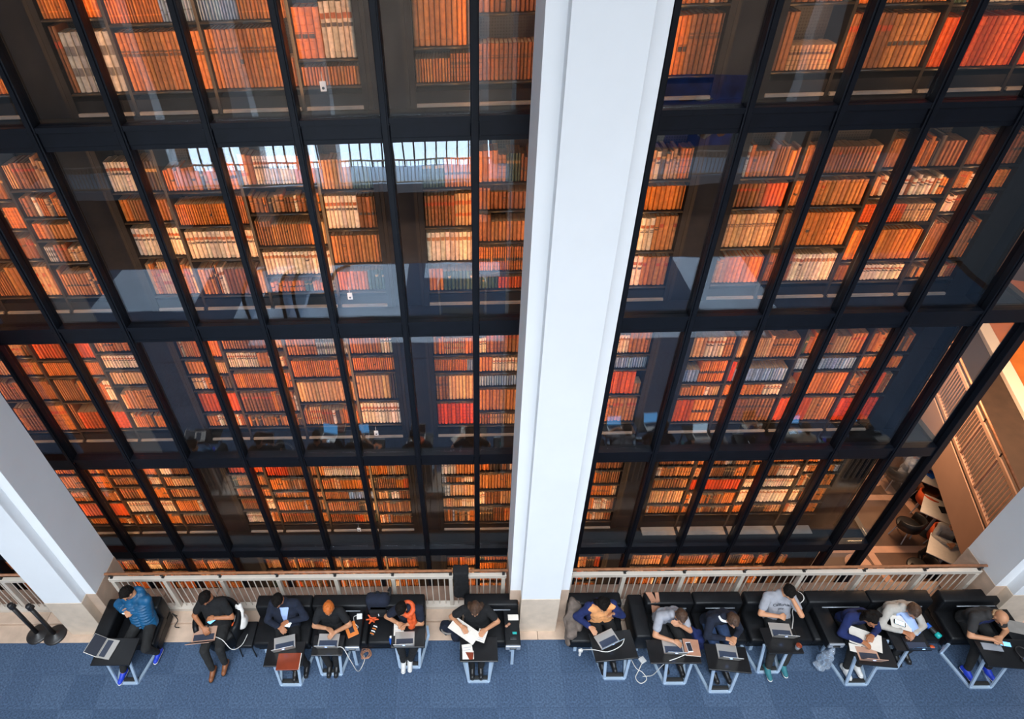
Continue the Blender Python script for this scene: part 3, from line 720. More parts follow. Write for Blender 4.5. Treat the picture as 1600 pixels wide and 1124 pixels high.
# walkway slab, fascia and railing running obliquely beside the void
A=V((8.72,5.15,0)); Bp=V((12.0,15.4,0)); dr=(Bp-A).normalized(); nr=V((dr.y,-dr.x,0)); LN=(Bp-A).length
ang=math.atan2(dr.y,dr.x)
ww=empty('floor_walkway',(A.x,A.y,0),ang,kind='structure',label='raised walkway floor right of the tower with pale kerb')
MB().box(0,LN,-1.62,-.0,-.72,0).build('walk_slab','walk_floor',ww)
MB().box(0,LN,.0,.02,-.74,.06).build('fascia','cafe_wall',ww)
MB().cbox(0,LN,-1.90,-1.62,-.5,.10,.01).build('pale_kerb','pale_edge',ww)
MB().box(0,LN,-9,-1.90,-.5,.0).build('orange_floor','orange_floor',ww)
wr=empty('walkway_railing',(A.x,A.y,.06),ang,label='beige walkway railing with copper handrail right of the tower',cat='railing')
MB().rod((0,-.06,1.04),(LN,-.06,1.04),.022,n=10).build('handrail','handrail_wood',wr,True)
MB().box(0,LN,-.075,-.045,.86,.93).build('top_rail','cafe_wall',wr)
MB().box(0,LN,-.09,-.03,.0,.06).build('bottom_rail','cafe_wall',wr)
bm3=MB().box(-.009,.009,-.069,-.051,.06,.86).mesh('baluster'); bm3.materials.append(MAT['cafe_band'])
for k in range(int(LN/.1)):
    inst('baluster',bm3,wr,(.05+.1*k,0,0))
for k in range(int(LN/.9)):
    MB().box(.5+.9*k,.55+.9*k,-.085,-.035,.06,.86).build('post','cafe_wall',wr)
    MB().rod((.52+.9*k,-.06,.9),(.52+.9*k,-.06,1.03),.014).build('bracket','bracket_black',wr)
wf=empty('wall_far',kind='structure',label='plain brown far walls of the hall beyond the tower')
MB().box(-14,22,18,18.2,LOWZ-.2,14).build('far_panel','cafe_wall',wf); MB().box(21.8,22,5,18,LOWZ-.2,14).build('side_panel','cafe_wall',wf)
area('cafe_lamp_warm',(9.3,9.6,2.2),(9.9,8.4,-2.5),1.5,2.5,300,(1.0,.60,.34))
area('walkway_lamp_warm',(13.2,10.5,5.5),(12.4,10.0,0),2,5,420,(1.0,.58,.30))
area('void_lamp_warm',(2,5.85,-.9),(2,5.9,-3),9,.3,22,(1.0,.66,.42))

def cafe_table(x,y,rot,label):
    t=empty('cafe_table',(x,y,LOWZ),rot,label=label,cat='table',group='pale café tables on the lower floor')
    MB().cbox(-.36,.36,-.30,.30,.715,.74,.006).build('tabletop','paper',t)
    MB().box(-.34,.34,-.28,.28,.70,.715).build('edge_board','handrail_wood',t)
    MB().rod((0,0,.03),(0,0,.70),.03).build('pedestal','steel_cap',t); MB().lathe([(.24,0),(.24,.012),(.05,.035)],n=18).build('foot_plate','shoe_black',t)
R45=math.radians(-38)
cafe_table(10.30,8.20,R45,'pale café table with a black tablet lying on it')
cafe_table(9.86,7.20,R45,'pale café table nearest the railing where a person in grey sits')
cafe_table(10.68,9.12,R45,'pale café table farthest from the railing with blue things on it')
def tub_chair(x,y,rot,m,label):
    t=empty('café_chair'.replace('é','e'),(x,y,LOWZ),rot,label=label,cat='chair',group='café chairs on the lower floor')
    MB().lathe([(.10,.40),(.22,.42),(.23,.45),(.20,.465)],n=20).build('seat',m,t,True)
    b=MB(); pts=[]
    n=14
    for k in range(n+1):
        a=math.radians(-20+220*k/n); hgt=.78-.12*abs(k/n-.5)*2
        pts.append((.235*math.cos(a),.235*math.sin(a),hgt,.265*math.cos(a),.265*math.sin(a)))
    vs=[];fs=[]
    for x0,y0,h,x1,y1 in pts: vs+=[(x0,y0,.45),(x0,y0,h),(x1,y1,h),(x1,y1,.45)]
    for k in range(n):
        i=4*k
        for e in range(4): fs.append((i+e,i+(e+1)%4,i+4+(e+1)%4,i+4+e))
    fs+=[(0,1,2,3)[::-1],(4*n,4*n+1,4*n+2,4*n+3)]
    b.add(vs,fs); b.build('backrest',m,t,True)
    for a in(.8,2.35,3.93,5.5): MB().rod((.15*math.cos(a),.15*math.sin(a),.42),(.21*math.cos(a),.21*math.sin(a),0),.012).build('leg','steel_cap',t)
tub_chair(10.42,8.66,2.3,'orange_red','bright orange tub chair pulled up to the tablet table')
tub_chair(10.60,8.98,.0,'boot_brown','brown tub chair behind the bright orange one')
tub_chair(9.62,8.05,3.6,'shoe_black','black wire chair in front of the tablet table')
tub_chair(9.28,7.02,3.6,'shoe_black','black wire chair nearest the railing on the lower floor')
tub_chair(10.10,7.66,1.0,'orange_red','orange tub chair under the person in grey')
tub_chair(10.15,9.45,3.0,'shoe_black','black chair at the farthest café table')
t=empty('tablet',(10.40,8.20,LOWZ+.741),R45+.5,label='black tablet on the middle café table',cat='tablet')
MB().cbox(-.13,.13,-.09,.09,0,.012,.004).build('tablet_body','phone_black',t); MB().box(-.115,.115,-.078,.078,.012,.0135).build('display','keys',t)
o=MB().cbox(-.10,.10,-.14,.14,0,.03,.006).build('folder','blue_plastic',None,loc=(10.62,9.22,LOWZ+.741),rotz=.4); tag(o,'blue folder on the farthest café table','folder')
# ------------------------------------------------------------------ seating
def bench(x0,x1,label,arm_l=False,arm_r=False,cons=(),seats=1):
    b=empty('bench',((x0+x1)/2,4.65,0),label=label,cat='bench',group='black leather reading benches')
    c=(x0+x1)/2; q=lambda x:x-c; S=lambda y:y-4.65
    xs0=x0+(.24 if arm_l else 0); xs1=x1-(.24 if arm_r else 0)
    n=seats; wd=(xs1-xs0)/n
    for k in range(n):
        MB().cbox(q(xs0+k*wd)+.004,q(xs0+(k+1)*wd)-.004,S(4.33),S(4.82),.27,.43,.035).build('seat_cushion','leather',b,True)
        MB().cbox(q(xs0+k*wd)+.004,q(xs0+(k+1)*wd)-.004,S(4.76),S(4.97),.30,.73,.03).build('back_cushion','leather',b,True)
        if k<n: MB().rod((q(xs0+k*wd)+.25*wd,S(4.755),.60),(q(xs0+k*wd)+.85*wd,S(4.755),.60),.008,n=8).build('back_bar','steel_cap',b,True)
    MB().cbox(q(x0)+.02,q(x1)-.02,S(4.40),S(4.95),.10,.27,.01).build('base','leather',b)
    for s,on in((0,arm_l),(1,arm_r)):
        if on:
            a=q(x0) if s==0 else q(x1)-.235
            MB().cbox(a,a+.235,S(4.30),S(4.98),.24,.64,.03).build('armrest','leather',b,True)
    for cx in cons:
        k=MB().cbox(q(cx)-.115,q(cx)+.115,S(4.21),S(4.93),.44,.60,.015).build('console','leather',b,True)
        e=MB().cbox(q(cx)-.11,q(cx)+.11,S(4.185),S(4.212),.50,.60,.008).build('end_cap','steel_cap',k)
        MB().cbox(q(cx)-.05,q(cx)+.05,S(4.172),S(4.19),.53,.57,.008).build('socket','phone_black',k)
        MB().bar((q(cx),S(4.23),.46),(q(cx),S(4.20),.0),.045,.02).build('leg','steel',b)
    for x in (x0+.12,x1-.12):
        MB().bar((q(x),S(4.42),.12),(q(x),S(4.40),0),.045,.03).build('leg','steel',b)
        MB().bar((q(x),S(4.90),.12),(q(x),S(4.90),0),.045,.03).build('leg','steel',b)
    return b
bench(-5.77,-4.88,'black leather bench with left armrest where the blue jacket sits',arm_l=True)
bench(-3.36,-.72,'long black leather bench left of the railing coat with backpack',cons=(-1.79,),seats=3)
bench(-.12,.72,'short black leather bench beside the central pier with socket console',cons=(.60,),seats=1)
bench(1.47,2.30,'short black leather bench draped with a taupe jacket',seats=1)
bench(2.42,4.13,'black leather bench with left armrest and tan strap',arm_l=True,seats=2)
bench(4.17,6.97,'long black leather bench holding the plastic bag console',cons=(5.31,),seats=3)
bench(7.11,8.06,'black leather bench at the right edge before the right pier',cons=(7.95,),seats=1)

def desk(x,y,tx,ty,tw,td,yaw,label,h=.68):
    """sled-frame desk: floor bar at (x,y), tabletop centred at (tx,ty)"""
    d=empty('reading_desk',(x,y,0),label=label,cat='desk',group='black desks on pale steel sleds')
    M=Matrix.Translation((tx-x,ty-y,0))@Matrix.Rotation(yaw,4,'Z')
    MB().cbox(-tw/2,tw/2,-td/2,td/2,h-.03,h,.006,M).build('tabletop','desk_black',d)
    MB().bar((-.155,0,.018),(.155,0,.018),.035,.035).build('floor_bar','steel',d)
    MB().cbox(-.14,.14,.02,.075,.02,.06,.012).build('foot_rest','rubber',d)
    for s in(-1,1):
        MB().bar((s*.15,.0,.03),(s*.185,.12,h-.03),.04,.022).build('leg','steel',d)
        MB().bar((s*.15,.0,.018),(s*.27,.50,.018),.038,.03).build('runner','steel',d)
        MB().bar((s*.27,.50,.02),(s*.26,.52,.27),.038,.025).build('rear_leg','steel',d)
    return d
desk(-5.27,3.935,-5.29,4.12,.58,.40,0,'black desk carrying an open silver and brown laptop')
desk(-2.75,3.90,-2.75,4.07,.56,.36,0,'black desk with a red-brown folder on its front edge')
desk(-2.155,4.05,-2.13,4.19,.46,.30,0,'black desk of the ginger-haired person')
desk(-.965,4.15,-.95,4.31,.50,.32,0,'black desk where the person with red scarf writes')
desk(.086,3.935,.09,4.12,.55,.36,0,'black desk strewn with papers beside the central pier')
desk(2.12,3.97,2.05,4.16,.62,.42,.09,'slightly turned black desk of the person in a peach top')
desk(2.99,3.895,2.89,4.07,.72,.34,0,'wide black desk with a laptop and tan notebook')
desk(3.617,3.775,3.63,3.97,.58,.37,-.10,'black desk standing farthest forward, with one laptop')
desk(4.42,4.05,4.49,4.22,.50,.38,0,'black desk with a laptop and paper cup')
desk(5.634,3.866,5.71,4.06,.52,.42,-.10,'black desk covered by large cream papers')
desk(6.20,4.10,6.30,4.21,.50,.30,0,'black desk of the person in a pale knit')
desk(7.40,3.82,7.56,4.02,.72,.42,-.08,'black desk at the right edge with headphones')

# round tub armchair, second sitter
t=empty('tub_armchair',(-3.93,4.62,0),label='round black tub armchair between the two left benches',cat='armchair')
MB().lathe([(.26,.12),(.29,.16),(.29,.38),(.26,.43)],n=28).build('seat','leather',t,True)
m=MB(); n=18; vs=[];fs=[]
for k in range(n+1):
    a=math.radians(-35+250*k/n); h=.62+.08*math.sin(math.pi*k/n)
    for r,z in((.29,.2),(.29,h),(.325,h+.02),(.37,h),(.37,.16)): vs.append((r*math.cos(a),r*math.sin(a)*.95,z))
for k in range(n):
    for e in range(5): i=5*k+e; j=5*k+(e+1)%5; fs.append((i,j,j+5,i+5))
fs+=[(0,1,2,3,4)[::-1],tuple(5*n+i for i in range(5))]
m.add(vs,fs); m.build('backrest','leather',t,True)
for a in(.7,2.4,3.8,5.6): MB().rod((.2*math.cos(a),.2*math.sin(a),.13),(.23*math.cos(a),.23*math.sin(a),0),.018).build('leg','shoe_black',t)
# low black side stool between tub chair and long bench
s=empty('stool',(-3.50,4.52,0),label='low black stool under the white carrier bag',cat='stool')
MB().cbox(-.13,.13,-.2,.2,.30,.38,.02).build('seat','leather',s,True)
for x,y in((-.1,-.17),(.1,-.17),(-.1,.17),(.1,.17)): MB().rod((x,y,.3),(x*1.1,y*1.1,0),.011).build('leg','shoe_black',s)

# belt stanchions at the far left
def stanchion(x,y,label):
    s=empty('stanchion',(x,y,0),label=label,cat='stanchion',group='black barrier posts')
    MB().lathe([(.175,0),(.175,.012),(.15,.028),(.05,.045),(.04,.06)],n=28).build('base','bracket_black',s,True)
    MB().rod((0,0,.05),(0,0,.86),.032,n=16).build('post','bracket_black',s,True)
    MB().lathe([(.040,.85),(.043,.87),(.043,.95),(.030,.965)],n=18).build('head','bracket_black',s,True)
    MB().cbox(.035,.06,-.03,.03,.87,.94,.006).build('belt_clip','bracket_black',s)
stanchion(-7.087,4.718,'black barrier post farther from the left pier'); stanchion(-6.79,4.70,'black barrier post nearer the left pier')

# ------------------------------------------------------------------ things on desks
def laptop(x,y,z,rz,label,w=.31,d=.215,m='alu',scr='screen_blue',tilt=108,logo=True):
    """keyboard towards +Y (the sitter), screen hinged on the -Y side"""
    l=empty('laptop',(x,y,z),rz,label=label,cat='laptop',group='open laptops')
    b=MB().cbox(-w/2,w/2,-d/2,d/2,.002,.016,.004).build('base',m,l)
    k=MB().box(-w/2+.022,w/2-.022,-d/2+.018,-d/2+.112,.016,.0168).build('keyboard','keys',b)
    kk=MB()
    for r in range(5):
        for c in range(12):
            kw=(w-.05)/12; kk.box(-w/2+.025+c*kw+.0015,-w/2+.025+(c+1)*kw-.0015,-d/2+.021+r*.018,-d/2+.021+r*.018+.0155,.0168,.0185)
    kk.build('keys','keys_gap',b)
    MB().box(-.05,.05,d/2-.075,d/2-.012,.016,.0166).build('trackpad',m,b)
    M=Matrix.Translation((0,-d/2,.016))@Matrix.Rotation(math.radians(tilt-90),4,'X')
    s=MB().cbox(-w/2,w/2,-.004,.003,0,d,.003,M).build('lid',m,l)
    MB().box(-w/2+.008,w/2-.008,.003,.0042,.012,d-.008,M).build('display',scr,s)
    if logo: MB().rod(M@V((0,-.004,d*.52)),M@V((0,-.0052,d*.52)),.018,n=16).build('lid_light','glow_logo',s)
    return l
laptop(-5.40,4.15,.68,math.radians(-100),'silver laptop with brown keys on the leftmost desk',.29,.20,'alu','keys',150,False)
laptop(-4.07,4.42,.585,.10,'rose-rimmed laptop on the lap of the sitter in black',.35,.25,'alu_rose','keys',122,False)
laptop(-2.78,4.22,.68,.22,'silver laptop in front of the person in a dark suit')
laptop(-2.13,4.25,.68,.0,'silver laptop under the ginger-haired person\'s hands')
laptop(-1.00,4.27,.68,.03,'silver laptop in front of the person with red scarf',.29,.22,'alu','keys')
laptop(1.97,4.25,.68,.42,'turned silver laptop of the person in a peach top')
laptop(2.90,4.13,.68,-.05,'silver laptop beside the tan notebook',.29)
laptop(3.65,4.05,.68,-.12,'silver laptop on the desk standing farthest forward',.28)
laptop(4.53,4.36,.68,-.08,'silver laptop beside the paper cup',.30,.22,'alu','screen_white')
laptop(5.61,4.01,.68,-.10,'silver laptop below the large cream papers',.28,.2,'alu_rose','keys')
laptop(6.36,4.16,.68,-.03,'dark laptop of the person in a pale knit',.31,.2,'phone_black','screen_blue')
def phone(x,y,z,rz,label,body='phone_black',scr='screen_white',pitch=0):
    p=empty('phone',(x,y,z),rz,label=label,cat='phone'); p.rotation_euler.x=pitch
    MB().cbox(-.036,.036,-.072,.072,0,.008,.003).build('phone_body',body,p); MB().box(-.032,.032,-.06,.06,.008,.0088).build('display',scr,p)
phone(-5.30,4.655,.80,1.2,'pale phone in the hands of the person in blue puffer jacket','white','screen_white',-.3)
phone(-3.95,4.53,.755,-.5,'blue-lit phone in the left hand of the sitter in black','phone_black','screen_blue',-.4)
phone(-2.775,4.45,.795,1.3,'white glowing phone held by the person in a dark suit','white','screen_white',-.25)
phone(3.13,4.12,.694,.05,'white phone with black screen on the tan notebook','white','keys')
phone(6.22,4.40,.80,1.1,'phone with bright screen on the pale knit person\'s papers','phone_black','screen_white')
phone(7.52,4.09,.79,1.25,'phone with cyan screen in the bald person\'s hands','phone_black','screen_blue',-.2)
def sheet(name,x,y,z,rz,w,d,label,cat,m='paper',th=.004,lines=5):
    p=empty(name,(x,y,z),rz,label=label,cat=cat)
    MB().cbox(-w/2,w/2,-d/2,d/2,0,th,.001).build('sheet',m,p)
    l=MB()
    for k in range(lines): l.box(-w*.4,w*(.4-.1*(k%2)),-d*.38+k*d*.76/max(lines,1),-d*.38+k*d*.76/max(lines,1)+.006,th,th+.0006)
    if lines: l.build('writing','paper_line',p)
    return p
ob=empty('open_book',(-.06,4.30,.775),-.62,label='open book held up by the person reading papers',cat='book')
MB().cbox(-.30,.0,-.10,.11,0,.014,.004).build('left_pages','paper',ob); MB().cbox(.0,.15,-.10,.11,0,.012,.004).build('right_pages','paper',ob)
sheet('paper_sheet',.14,4.27,.775,-.35,.13,.19,'loose sheet in the left hand of the paper reader','paper')
sheet('paper_sheet',-.075,4.12,.681,.12,.15,.14,'upper white sheet on the paper-strewn desk','paper',lines=3)
sheet('paper_sheet',-.065,4.03,.686,.02,.165,.12,'lower white sheet with a red card on it','paper',lines=0)
o=MB().prism([(-.06,.05),(.06,.045),(.05,-.05),(.0,-.06)],0,.004).build('card','brown_cover',None,loc=(-.045,4.02,.691)); tag(o,'dark red card on the lower white sheet','card')
sheet('paper_sheet',-1.10,4.42,.681,.05,.15,.19,'white sheet under the writing hand of the red scarf person','paper',lines=3)
sheet('paper_sheet',5.68,4.22,.70,-.42,.42,.27,'large cream sheet under the curly-haired person','paper',lines=0)
sheet('paper_sheet',5.48,4.09,.69,-.3,.16,.12,'small cream sheet left of the curly-haired writer\'s laptop','paper',lines=0)
sheet('paper_sheet',6.25,4.42,.785,-.35,.26,.22,'cream sheet under the glowing phone of the pale knit person','paper',lines=0)
sheet('document',8.02,4.42,.602,-.25,.28,.20,'pale grey document on the rightmost bench console','document',m='strip_grey',lines=0)
sheet('tablet',7.40,4.10,.681,-.14,.26,.10,'grey tablet under the bald person\'s hands','tablet',m='steel_cap',th=.01,lines=0)
bf=empty('folder',(-2.665,3.945,.682),.02,label='red-brown folder on the front edge of a desk',cat='folder')
MB().cbox(-.165,.165,-.115,.125,0,.018,.004).build('cover','brown_cover',bf); MB().box(.158,.172,-.11,.12,.002,.016).build('page_edge','paper',bf)
nb=empty('notebook',(3.165,4.12,.681),-.10,label='tan notebook beside a laptop with a phone on it',cat='notebook')
MB().cbox(-.11,.11,-.12,.12,0,.012,.003).build('cover','tan_cover',nb); MB().box(-.105,.105,-.124,-.119,.002,.010).build('page_edge','paper',nb)
ot=empty('tablet',(-1.83,4.46,.601),.45,label='orange cased tablet on the bench console',cat='tablet')
MB().cbox(-.085,.085,-.115,.115,0,.014,.006).build('case','orange',ot); MB().box(-.035,.035,-.055,.065,.014,.0155).build('display','keys',ot)
ad=empty('power_adapter',(-1.73,4.66,.601),.1,label='white power adapter on the bench console',cat='adapter')
MB().cbox(-.042,.042,-.042,.042,0,.03,.006).build('adapter_body','white',ad); MB().tube([(-.04,.02,.015),(-.09,.0,.01),(-.07,-.10,.01),(-.02,-.16,.01),(-.05,-.2,.01)],.004).build('lead','cable_white',ad,True)
# snack pack, patterned case
pk=empty('snack_packet',(-1.55,4.70,.431),.2,label='crumpled orange and red packet on the long bench',cat='packet')
m=MB(); random.seed(5)
for k in range(14):
    a=2*math.pi*k/14; r=.05+.045*(k%2); m.capsule((0,0,.02),(r*math.cos(a),r*math.sin(a)*.8,.02+.02*(k%3)),.020,.013)
under(remeshed(m,'wrapper','orange_red',.008),pk).matrix_parent_inverse=Matrix()
pc=empty('pencil_case',(-1.51,4.53,.431),1.25,label='black and white patterned case beside the orange packet',cat='case')
MB().cbox(-.10,.10,-.03,.03,0,.04,.015).build('case_body','shoe_black',pc,True)
for k,xx in enumerate((-.08,-.04,.0,.04)): MB().cbox(xx,xx+.018,-.031,.031,.005,.0425,.004).build('band','white' if k%2 else 'orange',pc)
# spilled cable pile
m=MB(); random.seed(9); pts=[]
for k in range(26): a=k*1.3; r=.05+.05*random.random(); pts.append((-1.66+r*math.cos(a),4.34+r*math.sin(a)*.9,.012+.0035*k))
m.tube(pts,.006,6,4); o=m.build('cable_heap','tan_cover',None,True); tag(o,'tangled beige cable heap on the carpet under the long bench','cable')
def cable(pts,label,m='cable_white',r=.006,name='cable'):
    o=MB().tube(pts,r).build(name,m,None,True); tag(o,label,'cable'); return o
cable([(-1.99,4.15,.70),(-1.90,4.14,.69),(-1.80,4.05,.45),(-1.75,4.08,.05),(-1.68,4.25,.02),(-1.70,4.34,.03)],'white charging cable running from the ginger-haired person\'s laptop')
cable([(1.61,4.18,.50),(1.75,4.10,.68),(1.95,4.06,.70),(2.15,4.14,.71),(2.22,4.24,.72)],'white charging cable looping past the turned laptop')
cable([(3.06,4.02,.70),(2.92,3.97,.69),(2.75,3.93,.62),(2.68,3.97,.15),(2.62,4.00,.02),(2.55,4.0,.012)],'white charging cable trailing off the wide desk')
cable([(2.60,4.22,.03),(2.52,4.10,.012),(2.44,3.98,.012),(2.50,3.90,.012),(2.60,3.96,.012),(2.56,4.06,.012),(2.48,4.12,.012),(2.43,4.26,.012)],'white cable looped in a figure eight on the carpet')
ad2=empty('power_adapter',(2.60,4.24,.0),.5,label='white power adapter lying on the carpet',cat='adapter')
MB().cbox(-.045,.045,-.045,.045,.0,.03,.006).build('adapter_body','white',ad2); MB().box(-.01,.01,.045,.065,.01,.02).build('plug','steel_cap',ad2)
cable([(4.70,4.38,.70),(4.80,4.55,.66),(4.88,4.72,.62),(5.02,4.79,.76),(5.03,4.90,.76),(5.0,4.99,.62),(5.0,5.05,.1)],'pale cable rising over the bench back beside the man in printed shirt')
cable([(-3.88,4.36,.61),(-3.75,4.30,.63),(-3.62,4.22,.5),(-3.52,4.32,.42),(-3.48,4.5,.40)],'white cable from the rose-rimmed laptop')
cable([(-4.87,4.98,.05),(-4.86,4.92,.25),(-4.80,4.88,.12),(-4.84,4.80,.06),(-4.76,4.78,.06)],'black cables dangling from the floor socket left','cable_black',.008)
cable([(2.36,4.98,.10),(2.38,4.90,.15),(2.37,4.80,.06),(2.34,4.70,.05)],'black plug lead on the kerb between two benches','cable_black',.008)
cable([(7.0,4.92,.10),(7.06,4.86,.12),(7.15,4.86,.12),(7.25,4.90,.16)],'black plug lead on the kerb near the right pier','cable_black',.008)
pg=empty('plug',(1.60,4.18,.44),.3,label='white plug hanging at the corner of the jacket bench',cat='plug')
MB().cbox(-.03,.03,-.02,.02,0,.06,.006).build('plug_body','cable_white',pg); MB().cbox(-.015,.015,-.012,.012,-.12,0,.004).build('lead_tag','white',pg)
# paper cup
cu=empty('paper_cup',(4.66,4.10,.68),label='red and white paper cup on a desk',cat='cup')
MB().lathe([(.028,0),(.038,.085),(.040,.09)],n=20).build('cup_body','white',cu,True); MB().lathe([(.041,.088),(.041,.096),(.034,.102)],n=20).build('lid','brown_cover',cu,True)
# water bottles
wb=empty('water_bottle',(-1.22,4.33,.43),label='blue plastic water bottle by the red scarf person',cat='bottle')
MB().lathe([(.032,0),(.034,.02),(.034,.13),(.015,.17),(.014,.185)],n=18).build('bottle_body','blue_plastic',wb,True); MB().lathe([(.017,.185),(.017,.205)],n=14).build('cap','white',wb)
bb=empty('sport_bottle',(6.87,4.47,.468),label='clear bottle with teal cap lying on the bench end',cat='bottle')
M=Matrix.Rotation(math.radians(24),4,'Z')@Matrix.Rotation(math.radians(90),4,'X')
MB().lathe([(.033,-.10),(.036,-.09),(.036,.06),(.030,.075)],n=18,M=M).build('bottle_body','cable_black',bb,True)
MB().lathe([(.0365,-.085),(.0365,-.02)],n=18,M=M).build('label_band','blue_plastic',bb)
MB().lathe([(.038,.07),(.042,.08),(.042,.13),(.03,.14)],n=18,M=M).build('cap','teal_plastic',bb,True)
# small things on the pier console
o=MB().cbox(-.08,.08,-.045,.045,0,.012,.003).build('notepad','paper',None,loc=(.63,4.63,.601)); tag(o,'white notepad on the console beside the pier','notepad')
b7=empty('book_stack',(.645,4.88,.601),.0,label='grey book with orange edge at the pier foot',cat='book')
MB().cbox(-.08,.08,-.065,.065,.0,.05,.004).build('pages','paper',b7); MB().cbox(-.085,.085,-.07,.07,.05,.056,.002).build('cover','tan_cover',b7); MB().box(-.087,-.08,-.07,.07,0,.056).build('spine','orange_red',b7)
mo=empty('earphones',(.54,4.50,.601),.4,label='skin coloured earphone case on the pier console',cat='case')
MB().ell((-.02,0,.016),(V((.028,0,0)),V((0,.022,0)),V((0,0,.016)))).build('case_half','tan_cover',mo,True); MB().ell((.025,.012,.016),(V((.026,0,0)),V((0,.022,0)),V((0,0,.016)))).build('case_half','tan_cover',mo,True)
o=MB().cbox(-.032,.032,-.016,.016,0,.02,.004).build('eraser','teal_plastic',None,loc=(.635,4.385,.601)); tag(o,'small teal box on the pier console','box')
o=MB().cbox(-.05,.05,-.02,.02,0,.012,.004).build('key_fob','phone_black',None,loc=(.61,4.31,.601)); tag(o,'black flat gadget near the console end','gadget')
hp=empty('headphones',(7.78,3.96,.68),.5,label='black headphones with blue glints on the right desk',cat='headphones')
MB().tube([(-.08,0,.03),(-.085,.05,.03),(-.05,.12,.03),(0,.14,.03),(.05,.12,.03),(.085,.05,.03),(.08,0,.03)],.010).build('headband','bracket_black',hp,True)
for s in(-1,1): MB().lathe([(.035,0),(.042,.012),(.042,.03),(.03,.042)],(s*.08,-.01,0),18).build('ear_cup','bracket_black',hp,True); MB().rod((s*.08,-.01,.042),(s*.08,-.01,.045),.018,n=14).build('cup_glint','blue_plastic',hp)  # glints on the ear cups painted as blue discs
# small red things by the rightmost bench
o=MB().cbox(-.09,.09,-.035,.035,0,.05,.012).build('red_case','red_plastic',None,loc=(7.02,4.62,.0),rotz=.35); tag(o,'dark red case on the floor between right benches','case')
o=MB().ell((0,0,.03),(V((.04,0,0)),V((0,.035,0)),V((0,0,.03)))).build('red_ball','orange_red',None,True,loc=(7.04,4.40,.0)); tag(o,'small red ball on the floor by the right bench','ball')

# ------------------------------------------------------------------ bags and jackets
def lump(name,caps,m,label,cat,voxel=.014,disp=.02,ds=14):
    b=MB()
    for a,c,r0,r1 in caps: b.capsule(a,c,r0,r1)
    o=remeshed(b,name,m,voxel,disp=disp,dscale=ds); tag(o,label,cat); return o
cb=empty('carrier_bag',(-3.60,4.72,.38),label='white and orange carrier bag beside the long bench',cat='bag')
b=MB(); b.ell((-3.60,4.66,.50),(V((.11,0,0)),V((0,.12,0)),V((0,0,.12)))); b.capsule((-3.62,4.72,.60),(-3.66,4.80,.74),.06,.02); b.capsule((-3.57,4.70,.60),(-3.60,4.82,.72),.05,.018)
under(remeshed(b,'bag_body','white_bag',.012,disp=.03,dscale=13),cb)
b=MB(); b.ell((-3.66,4.58,.53),(V((.055,.02,0)),V((-.015,.05,0)),V((0,0,.07)))); b.ell((-3.63,4.53,.45),(V((.05,0,0)),V((0,.035,0)),V((0,0,.05)))); under(remeshed(b,'bag_print','orange_red',.010,disp=.012,dscale=13),cb)
lump('clear_bag',[((5.24,4.14,.12),(5.24,4.14,.34),.10,.085),((5.20,4.12,.10),(5.29,4.16,.12),.09,.08),((5.24,4.14,.34),(5.28,4.17,.50),.07,.02)],'clear_bag','translucent plastic bag hanging from the bench console','bag',.012,.03,15)
lump('jacket',[((1.55,4.80,.74),(1.52,4.60,.55),.07,.10),((1.52,4.62,.55),(1.50,4.42,.50),.11,.08),((1.62,4.78,.70),(1.62,4.55,.52),.07,.08),((1.48,4.50,.48),(1.46,4.38,.30),.07,.05)],'taupe_cloth','taupe jacket heaped on the short bench right of the pier','jacket',.014,.035,12)
bp=empty('backpack',(-1.45,4.86,.43),label='dark navy backpack standing on the long bench',cat='backpack')
MB().cbox(-.19,.19,-.10,.10,.0,.42,.07).build('pack_body','navy_cloth',bp,True); MB().cbox(-.14,.14,-.15,-.09,.03,.22,.03).build('front_pocket','black_cloth',bp,True)
MB().tube([(.15,.08,.36),(.20,.0,.46),(.20,.09,.50),(.16,.1,.40)],.018).build('strap','black_cloth',bp,True); MB().tube([(-.05,.05,.41),(0,.05,.47),(.05,.05,.41)],.012).build('grab_loop','black_cloth',bp,True)
MB().box(.0,.012,-.155,-.15,.10,.16).build('zip_pull','white',bp)
fb=empty('handbag',(-.36,4.72,.045),label='dark crumpled bag on the kerb left of the pier bench',cat='bag')
b=MB(); b.ell((-.40,4.70,.16),(V((.12,0,0)),V((0,.10,0)),V((0,0,.13)))); b.ell((-.25,4.62,.13),(V((.09,0,0)),V((0,.13,0)),V((0,0,.12)))); b.ell((-.33,4.66,.22),(V((.10,0,0)),V((0,.08,0)),V((0,0,.08))))
under(remeshed(b,'bag_body','navy_cloth',.014,disp=.03,dscale=14),fb)
b=MB(); b.tube([(-.49,4.72,.16),(-.46,4.60,.22),(-.36,4.57,.22),(-.30,4.62,.20)],.016); o=b.build('bag_handle','strip_grey',fb,True); o.matrix_parent_inverse=fb.matrix_basis.inverted()
fl=empty('flask',(-.19,4.83,.045),label='black flask standing left of the pier bench',cat='flask')
MB().lathe([(.036,0),(.038,.02),(.038,.22),(.028,.25)],n=18).build('flask_body','bracket_black',fl,True); MB().lathe([(.030,.25),(.030,.30),(.022,.31)],n=18).build('cap','steel_cap',fl,True)
sp=empty('bag_strap',(2.78,4.86,.62),label='tan leather bag straps over the bench back corner',cat='bag')
for i,(xa,xb) in enumerate(((2.70,2.78),(2.74,2.81),(2.84,2.86))):
    m=MB(); pts=[(xa,5.0,.60+.02*i),(xa+.01,4.93,.76),(xb-.02,4.80,.74),(xb,4.70,.60-.03*i)]
    for a,c in zip(pts[:-1],pts[1:]): m.bar(a,c,.055,.012)
    o=m.build('strap','tan_cover',sp); o.matrix_parent_inverse=sp.matrix_basis.inverted()
